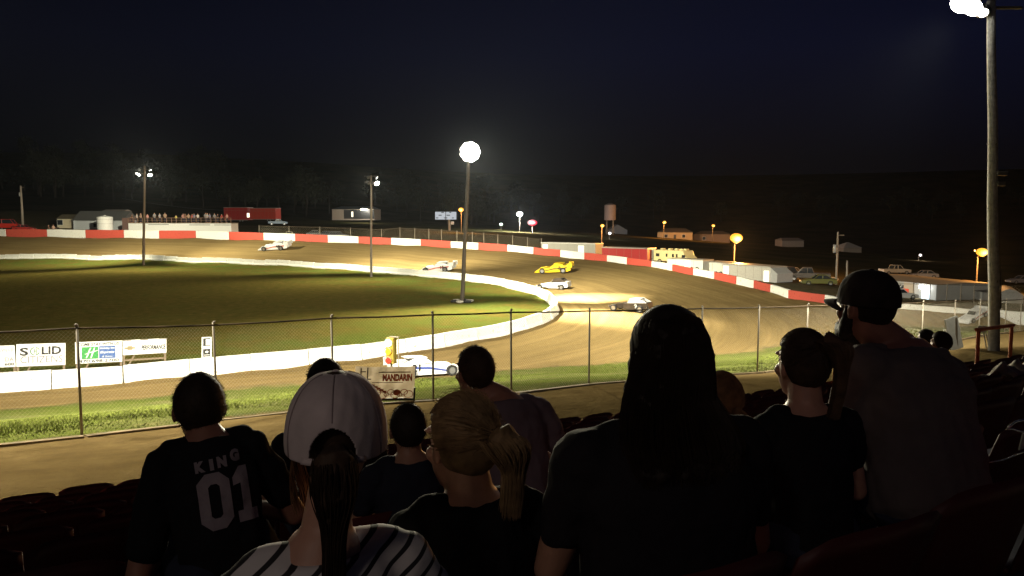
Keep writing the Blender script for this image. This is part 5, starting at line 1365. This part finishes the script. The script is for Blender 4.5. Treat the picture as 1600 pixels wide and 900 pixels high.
def octo(cx, cz, w, h, c, hole):
    o_ = [(-w+c,-h),(w-c,-h),(w,-h+c),(w,h-c),(w-c,h),(-w+c,h),(-w,h-c),(-w,-h+c)]; k = hole; c2 = c*.3; w2, h2 = w-k, h-k*1.1
    i_ = [(-w2+c2,-h2),(w2-c2,-h2),(w2,-h2+c2),(w2,h2-c2),(w2-c2,h2),(-w2+c2,h2),(-w2,h2-c2),(-w2,-h2+c2)]
    m.add([(cx+x,0,cz+z) for x, z in o_+i_], [(a,(a+1)%8,8+(a+1)%8,8+a) for a in range(8)])
octo(-.014,.338,.049,.088,.028,.032)
m.add([(x*.92+.082,0,z+.343) for x, z in ((-.035,-.088),(.035,-.088),(.035,-.052),(.015,-.052),(.015,.088),(-.012,.088),(-.04,.055),(-.04,.030),(-.015,.035),(-.015,-.052),(-.035,-.052))], [(0,1,2,3,9,10),(3,4,5,6,7,8,9)])
decal_on_back(H, m, 0, 'number_print', LET)

# 2 woman in the pale cap
H = person('woman in a pale baseball cap with a long brown ponytail and a striped top', 527, 672, 1.36, STR, SK_L, H_brown, 'none', heading=22, yaw=-13, pitch=-2, lean=8, roll=-3, sh_w=.142, hoff=(.035,.03,.018), bulk=.84, neck=.05, sleeve=.6, cname='striped_top', fold=.014, hscale=.9)
CAPM = cloth('washed_pink_cotton', (.58,.49,.48), var=.22)
H['clip'](-.002, lambda b_: -.085 if b_ < 1.7 else .03, disp=.0)
ball_cap(H, CAPM, sx=.101, sy=.123, sz=.130, low=-.030, tiltx=0)
H['pony']((.004,-.105,-.010), [(.004,-.150,-.022),(.004,-.165,-.08),(.002,-.160,-.15),(.0,-.150,-.24),(-.004,-.135,-.34)], 520, .014, .0009, core=.027)
rn = H['rnd']; ps = []
for _ in range(70):
    sd = -1; a = rn.uniform(-.1,.7)
    p = Vector((sd*.082*math.cos(a), .092*math.sin(a)-.01, rn.uniform(-.05,-.02))); q = [p]
    for i in range(1,6): q.append(p+Vector((sd*.010*math.sin(i*.7+a*3), -.006*i*rn.uniform(.3,1), -.024*i)))
    ps.append([H['HT'] @ x for x in q])
H['strands'](ps[::2], .0008, 'side_hair', H_lbrown)

# 3 head behind the cap
person('person almost hidden behind the pale cap, only the top of a dark haired head showing', 508, 603, 3.5, BLACK2, SK_M, H_dark, 'short', lean=10)
# 4 little boy
person('small dark haired boy between the woman in the pale cap and the blonde girl', 637, 672, 3.05, cloth('navy_cotton',(.02,.022,.035)), SK_M, H_dark, 'short', heading=24, yaw=-4, lean=8, scale=.80, hscale=1.08, hoff=(0,.03,-.045))
# 5 blonde girl
H = person('girl with a blonde ponytail and a black top looking left', 720, 696, 1.78, BLACK, SK_L, H_blonde, 'none', heading=24, yaw=18, pitch=-4, lean=10, scale=.86, hscale=1.10, bulk=.92, hoff=(-.015,.03,-.045), sh_w=.17)
H['clip'](.008, lambda b_: -.07+b_*.02 if b_ < 1.45 else min(.07, -.04+(b_-1.45)*.22), disp=.003)
tie = (.012,-.112,.035)
H['combed'](tie, 1100, .011, .0010); H['combed'](tie, 160, .016, .0006, jitter=.02)
H['pony'](tie, [(.016,-.130,.034),(.026,-.150,.005),(.034,-.155,-.045),(.038,-.145,-.10),(.040,-.13,-.16)], 600, .020, .0010, core=.038)
MB().path([H['HT'] @ (Vector(tie)+Vector((math.cos(a)*.019,-.006,math.sin(a)*.019))) for a in np.linspace(0,2*PI,14)], .005, 6).build('hair_tie', mat('dark_tie',(.05,.03,.03),.8), H['t'], smooth=True)
m = MB(); rn = random.Random(5)
for _ in range(26):
    x, z = rn.uniform(-.07,.09), rn.uniform(.19,.30); L_ = rn.uniform(.012,.04); a = rn.uniform(-.9,.9)
    dx, dz = math.cos(a)*L_/2, math.sin(a)*L_/2; m.add([(x-dx,0,z-dz),(x+dx,0,z+dz),(x+dx-.004,0,z+dz+.006),(x-dx-.004,0,z-dz+.006)], [(0,1,2,3)])
decal_on_back(H, m, 0, 'faint_print', cloth('faint_grey_print',(.10,.09,.09)))
# 6 man ahead
person('man with short hair in a mauve grey T-shirt leaning left ahead of the blonde girl', 741, 583, 3.42, PURP, SK_D, hairm('brown_black_hair',(.045,.024,.014)), 'short', heading=22, yaw=14, lean=20, roll=-1, hoff=(-.115,.06,-.055), sh_w=.175, scale=.97, bulk=1.0)
# 7 big woman with long hair
H = person('large woman in black with long loose dark hair, tallest dark shape in the middle', 1040, 563, 1.84, BLACK2, SK_M, H_dark, 'none', heading=16, yaw=4, lean=8, sh_w=.195, bulk=1.19, hoff=(.02,.03,-.03), scale=1.02)
H['clip'](.012, lambda b_: -.07 if b_ < 1.5 else min(.07, -.06+(b_-1.5)*.2))
mb = MB(); lr = []
for z, rx, ry, cy in ((.130,.015,.02,-.01),(.118,.040,.055,-.015),(.10,.062,.078,-.02),(.065,.079,.093,-.022),(.02,.089,.100,-.025),(-.03,.096,.098,-.032),(-.09,.104,.090,-.045),(-.14,.120,.086,-.080),(-.18,.130,.078,-.105),(-.215,.128,.060,-.135),(-.24,.09,.03,-.150)):
    mb_ = None; lr.append(((-.022*max(0,min(1,-z/.12)),cy,z), rx*(1+.10*max(0,min(1,-z/.2))), ry))
m2 = MB().loft(lr, 32); m2.v = [tuple(H['HT'] @ Vector(v)) for v in m2.v]
hm = mesh_obj('long_hair', tmp_remesh(m2, .006, 1, .028, .035), H_dark, H['t'])
# keep the face clear
import bmesh as _bm
bm_ = _bm.new(); bm_.from_mesh(hm.data); HI = H['HT'].inverted()
kill = [v for v in bm_.verts if (HI @ v.co).y > .035 and (HI @ v.co).z < .06 and abs((HI @ v.co).x) < .072]
_bm.ops.delete(bm_, geom=kill, context='VERTS'); bm_.to_mesh(hm.data); bm_.free()
rn = H['rnd']; ps = []
for _ in range(1000):
    a = rn.uniform(R(165), R(375)); top = rn.uniform(.0,.5)
    path = []; ln = rn.uniform(.8,1.12); w1 = rn.uniform(0,6)
    for i, ((c_, rx, ry)) in enumerate(lr[1:]):
        k = 1.03+.02*math.sin(w1+i)+rn.uniform(0,.012)
        path.append(H['HT'] @ Vector((c_[0]+math.cos(a)*rx*k, c_[1]+math.sin(a)*ry*k, c_[2]*(ln if c_[2]<0 else 1))))
    ps.append(path)
H['strands'](ps, .0010, 'loose_hair', hairm('dark_brown_strands',(.022,.013,.008)))
# 8 child hidden beside her
H = person('child mostly hidden behind the right shoulder of the large woman, bare arm out', 1124, 628, 2.75, cloth('dark_plum_cotton',(.05,.03,.035)), SK_L, H_lbrown, 'none', heading=10, yaw=10, lean=10, scale=.78, hscale=1.1,
           elbows=((-.25,.1,.22),(.23,.10,.16)), hands_=((-.13,.36,.19),(.38,.24,.06)), sleeve=.55)
H['clip'](.008, lambda b_: -.08 if b_ < 1.5 else min(.07, -.05+(b_-1.5)*.2)); H['combed']((.0,-.112,.0), 500, .011, .0012)
H['pony']((0,-.112,.0), [(.01,-.13,-.03),(.02,-.125,-.08),(.02,-.11,-.14)], 160, .01, .0011, core=.026)
# 9 girl with ponytail
H = person('girl in black with a high brown ponytail, left of the bearded man', 1252, 572, 2.3, BLACK, SK_L, H_brown, 'none', heading=14, yaw=3, pitch=0, lean=7, scale=.80, hscale=1.08, hoff=(0,.03,-.02), sh_w=.165,
           elbows=((-.25,.03,.17),(.25,.08,.2)), hands_=((-.20,.33,.14),(.13,.36,.19)), sleeve=.5)
H['clip'](.008, lambda b_: -.07+b_*.015 if b_ < 1.45 else min(.07, -.03+(b_-1.45)*.2)); tie = (.0,-.098,.075)
H['combed'](tie, 900, .011, .0011)
H['pony'](tie, [(.010,-.128,.105),(.022,-.155,.085),(.030,-.165,.02),(.030,-.155,-.06),(.026,-.14,-.15)], 420, .014, .0011, m=hairm('mid_brown_hair',(.11,.065,.035)), core=.032)
# 10 big man
H = person('big bearded man in a dark cap and grey T-shirt, looking left, at the right', 1352, 482, 2.62, GREY, SK_D, H_dark, 'none', heading=28, yaw=0, pitch=2, lean=22, roll=9, sh_w=.19, bulk=1.22, hoff=(-.105,.05,-.035), scale=1.06, hscale=.94, neck=.068, sleeve=.68,
           elbows=((-.22,.22,.16),(.26,.16,.18)), hands_=((-.10,.42,.14),(.13,.40,.18)))
H['clip'](-.001, lambda b_: -.065 if b_ < 1.2 else min(.05, -.065+(b_-1.2)*.12), disp=0)
ball_cap(H, cloth('camouflage_cap', (.045,.035,.03), var=.5), opening=False, sx=.089, sy=.108, sz=.101, low=.014)
bd = MB(); bd.ell((0,.040,-.090),(.062,.062,.052)); bd.ell((0,.075,-.085),(.035,.038,.038)); 
for s_ in (-1,1): bd.cap((s_*.066,.012,-.0),(s_*.052,.03,-.08),.016,.028)
bd.v = [tuple(H['HT'] @ Vector(v)) for v in bd.v]
mesh_obj('beard', tmp_remesh(bd, .005, 1, .008, .01), H_dark, H['t'])
# 11, 12 two small heads by the fence
H = person('person with dark hair low by the walkway, left of two small heads', 1446, 531, 9.0, BLACK2, SK_M, H_dark, 'short', heading=24, lean=12, vox=.012)
H = person('person with brown hair and a dark red top, right of two small heads', 1469, 537, 8.6, cloth('maroon_cotton',(.05,.022,.02)), SK_L, H_brown, 'none', heading=20, yaw=20, lean=16, sh_w=.16, vox=.012)
H['clip'](.016, lambda b_: -.10 if b_ < 1.6 else min(.07, -.06+(b_-1.6)*.2)); H['combed']((0,-.115,-.03), 300, .018, .0015)

# ---------------------------------------------------------------- spectators on the far deck (standing, a few pixels tall)
def stander(shirt, pants, skin, hairmat, arms=0):
    t = thing('person', 'x', 'person', (0,0,0))
    b = MB(); b.loft([((0,0,z),rx,ry) for z, rx, ry in ((.82,.13,.10),(.95,.165,.12),(1.1,.15,.11),(1.3,.175,.12),(1.42,.16,.10),(1.47,.07,.07),(1.55,.055,.055))], 16)
    b.ell((0,0,1.64),(.078,.095,.115)); b.ell((0,.095,1.63),(.014,.02,.022))
    for s_ in (-1,1):
        b.ell((s_*.08,0,1.63),(.012,.02,.03))
        e = Vector((s_*.26,.05 if arms else 0,1.12)); w_ = Vector((s_*(.12 if arms else .27),.30 if arms else .06,1.10 if arms else .86))
        b.cap((s_*.19,0,1.40),e,.05,.04); b.cap(e,w_,.04,.03); b.cap(w_,w_+(w_-e).normalized()*.1,.035,.02)
        for f in (-.03,-.01,.01,.03): b.cap(w_+(w_-e).normalized()*.08+Vector((f,0,0)), w_+(w_-e).normalized()*.17+Vector((f*1.2,0,0)), .010, .008, 6)
        b.cap((s_*.09,0,.88),(s_*.10,.02,.48),.085,.058); b.cap((s_*.10,.02,.48),(s_*.11,0,.09),.055,.04); b.cap((s_*.11,-.03,.04),(s_*.12,.16,.04),.042,.035)
    mesh_obj('body', tmp_remesh(b, .02, 1), skin, t)
    c = MB(); c.loft([((0,0,z),rx,ry) for z, rx, ry in ((.86,.16,.13),(.95,.185,.14),(1.1,.172,.13),(1.3,.195,.14),(1.43,.17,.115),(1.47,.085,.085))], 16)
    for s_ in (-1,1): c.cap((s_*.19,0,1.40),(s_*.24,.03,1.2),.065,.055)
    mesh_obj('shirt', tmp_remesh(c, .02, 1), shirt, t)
    c = MB()
    for s_ in (-1,1): c.cap((s_*.09,0,.90),(s_*.10,.02,.48),.10,.072); c.cap((s_*.10,.02,.48),(s_*.11,0,.12),.07,.055)
    mesh_obj('trousers', tmp_remesh(c, .02, 1), pants, t)
    h = MB(); h.ell((0,-.015,1.68),(.085,.10,.09)); mesh_obj('hair', tmp_remesh(h, .02, 0), hairmat, t)
    return t
pr = stander(cloth('shirt_white',(.6,.58,.55)), JEANS, SK_L, H_brown, 1)
cols = {'white':(.62,.6,.56),'grey':(.25,.25,.26),'pink':(.55,.28,.25),'tan':(.35,.25,.17),'yellow':(.6,.55,.12),'red':(.40,.06,.05),'dull blue':(.2,.22,.32),'brown':(.16,.09,.06),'black':(.03,.03,.03),'pale grey':(.42,.41,.42)}
spec = [(205,'brown',.9),(211.5,'white',1),(216.5,'tan',1.05),(229.5,'pink',.95),(239.5,'grey',1.08),(246.5,'pale grey',1.04),(257.5,'tan',1.1),(273.5,'yellow',.82),(283.5,'pink',1),(289,'brown',.98),(293,'tan',1.0),(297.5,'red',.96),(303,'dull blue',1),(307.5,'white',1),(318.5,'grey',1.08),(323.5,'pale grey',1.06),(326,'dull blue',1.0),(332.5,'grey',1.02),(339.5,'black',.93),(344.5,'red',.93),(351.5,'pink',.98)]
DKc, dang, dw, dh = DECK; fst = True
for i, (px, cn, s_) in enumerate(spec):
    uu = (px-281.3)/160.5*dw; q = DKc+Matrix.Rotation(dang,3,'Z') @ Vector((uu, .55+.3*(i%3), 0)); q.z = DKc.z+dh+.14
    nbr = ['leftmost of the row','next to the left end of the deck','third from the left end','right of the far left light pole','first of two tall ones','second of two tall ones','standing alone left of the one in yellow','short one alone in the middle','just right of the one in yellow','second right of the one in yellow','third right of the one in yellow','middle of the right hand cluster','right of the middle of the cluster','at the end of the middle cluster','left of three close together','middle of three close together','right of three close together','right of the group of three','left of the last three','last but one at the right end','at the right end of the deck'][i]
    lb = f'spectator in {cn} top on the white deck, {nbr}'
    o = dup(pr, q, dang+PI+random.uniform(-.5,.5), lb, 'spectators standing on the far deck', {'shirt': cloth('shirt_'+cn.replace(' ','_'), cols[cn])}, s_*1.18)
    
for c_ in list(pr.children): bpy.data.objects.remove(c_)
bpy.data.objects.remove(pr)
# two people near the hut
pr = stander(cloth('shirt_peach',(.6,.4,.3)), JEANS, SK_L, H_brown, 0)
p = at(83.5,358.5,176); pr.location = (p.x,p.y,zg(p.x,p.y)); pr.rotation_euler = (0,0,PI); pr['label'] = 'person in peach top standing left of the small hut'; pr['group'] = 'people by the hut'; pr.scale=(1.15,)*3
p = at(76,358.5,176); dup(pr, (p.x,p.y,zg(p.x,p.y)), 2.6, 'person in brown top standing alone further left of the small hut', 'people by the hut', {'shirt': cloth('shirt_brown',cols['brown'])}, 1.1)

# ---------------------------------------------------------------- trees on the far hills
def tree_proto(seed, kind):
    rn = random.Random(seed); t = thing('hill_tree', 'x', 'tree')
    h = rn.uniform(9,13); MB().path([(0,0,-.5),(rn.uniform(-.3,.3),rn.uniform(-.3,.3),h*.4),(rn.uniform(-.5,.5),0,h*.75)], [.3,.22,.08], 7).build('trunk', mat('dark_bark',(.035,.028,.02),.9), t)
    mb = MB()
    cl = [(rn.gauss(0,1.7), rn.gauss(0,1.7), h*rn.uniform(.35,.95)) for _ in range(26)]
    for cx, cy, cz in cl:
        k = 1.25-.35*(cz/h)
        for _ in range(26):
            p = Vector((cx*k+rn.gauss(0,.75), cy*k+rn.gauss(0,.75), cz+rn.gauss(0,.6))); a = rn.uniform(.2,.45); M = Euler((rn.uniform(0,6),rn.uniform(0,6),0)).to_matrix()
            mb.add([p+M @ Vector((-a,-a*.5,0)), p+M @ Vector((a,-a*.4,0)), p+M @ Vector((a*.2,a,0))], [(0,1,2)])
    mb.build('crown', mat('dark_foliage',(.020,.024,.010),.8,var=.5,scale=1.5), t)
    return t
tps = [tree_proto(i, 0) for i in range(3)]; used = set(); rn = random.Random(11)
nt_ = 0
while nt_ < 150:
    px = rn.uniform(-60, 1660); D = rn.uniform(300, 520)
    x = (px-800)/1200*D; z = zg(x, D)
    yy = 340-(z-8)/D*1200
    if yy > 352: continue
    if 1015 < px < 1150 and D < 340: continue
    if 500 < px < 600 and D < 330: continue
    k = rn.randrange(3); lb = 'dark tree in the wood on the far hillside, barely visible against the night sky'
    if k not in used: o = tps[k]; used.add(k); o.location = (x,D,z)
    else: o = dup(tps[k], (x,D,z), rn.uniform(0,6))
    o['label'] = lb; o['group'] = 'trees on the far hills'; o.scale = (rn.uniform(.8,1.5),)*2+(rn.uniform(.8,1.5),); nt_ += 1

# ---------------------------------------------------------------- night sky, air, camera exposure
W = bpy.data.worlds.new('World'); SC.world = W; W.use_nodes = True; nt = W.node_tree; N = nt.nodes; bg = N['Background']
tc = N.new('ShaderNodeTexCoord'); sx = N.new('ShaderNodeSeparateXYZ'); nt.links.new(tc.outputs['Generated'], sx.inputs[0])
rp = N.new('ShaderNodeValToRGB'); cr = rp.color_ramp; nt.links.new(sx.outputs[2], rp.inputs[0])
for _ in range(2): cr.elements.new(.5)
for e, (p, c) in zip(cr.elements, ((0,(.0012,.0010,.0012)),(.07,(.0016,.0016,.0030)),(.2,(.0026,.0034,.0120)),(.7,(.0010,.0014,.0045)))): e.position = p; e.color = (*c,1)
gx = N.new('ShaderNodeMapRange'); gx.inputs['From Min'].default_value = -.55; gx.inputs['From Max'].default_value = .1; gx.inputs['To Min'].default_value = .45; gx.inputs['To Max'].default_value = 1.0; nt.links.new(sx.outputs[0], gx.inputs['Value'])
sm_ = N.new('ShaderNodeMix'); sm_.data_type = 'RGBA'; sm_.blend_type = 'MULTIPLY'; sm_.inputs[0].default_value = 1; nt.links.new(rp.outputs[0], sm_.inputs[6]); nt.links.new(gx.outputs[0], sm_.inputs[7]); nt.links.new(sm_.outputs[2], bg.inputs[0]); bg.inputs[1].default_value = 1.0
# dim lamp under the roof of the stand, behind the camera
spot((-2.6,-3.6,11.2), (-.45,1.7,7.45), 44, 24, 1, (1,.83,.72), .5, 'stand_roof_lamp')
spot((-1.0,-5.0,11.6), (1.40,2.6,7.35), 18, 16, 1, (1,.72,.72), .6, 'stand_roof_lamp')
# dusty night air
if HAZE:
    mb = MB().box((-260,-30,-4),(260,1000,120))
    hz = mb.build('haze', None); hz['kind'] = 'stuff'; hz['label'] = 'thin dusty night air over the track'
    m = bpy.data.materials.new('dusty_air'); m.use_nodes = True; nt = m.node_tree; nt.nodes.clear(); out = nt.nodes.new('ShaderNodeOutputMaterial'); v = nt.nodes.new('ShaderNodeVolumePrincipled')
    v.inputs['Density'].default_value = HAZE; v.inputs['Color'].default_value = (.75,.85,1,1); v.inputs['Anisotropy'].default_value = .6
    nt.links.new(v.outputs[0], out.inputs['Volume']); hz.data.materials.append(m)
SC.view_settings.view_transform = 'Standard'; SC.view_settings.look = 'None'; SC.view_settings.exposure = 0; SC.view_settings.gamma = 1
SC.cycles.use_denoising = True; SC.cycles.max_bounces = 4; SC.cycles.diffuse_bounces = 2; SC.cycles.glossy_bounces = 2; SC.cycles.transmission_bounces = 2; SC.cycles.volume_bounces = 0
SC.cycles.sample_clamp_indirect = 3; SC.cycles.sample_clamp_direct = 0; SC.cycles.use_light_tree = True; SC.cycles.caustics_reflective = False; SC.cycles.caustics_refractive = False
if DEBUG:
    for o in SC.objects:
        if o.get('label') and len(o['label'].split())>16: print('LONG', o.name, len(o['label'].split()), o['label'])
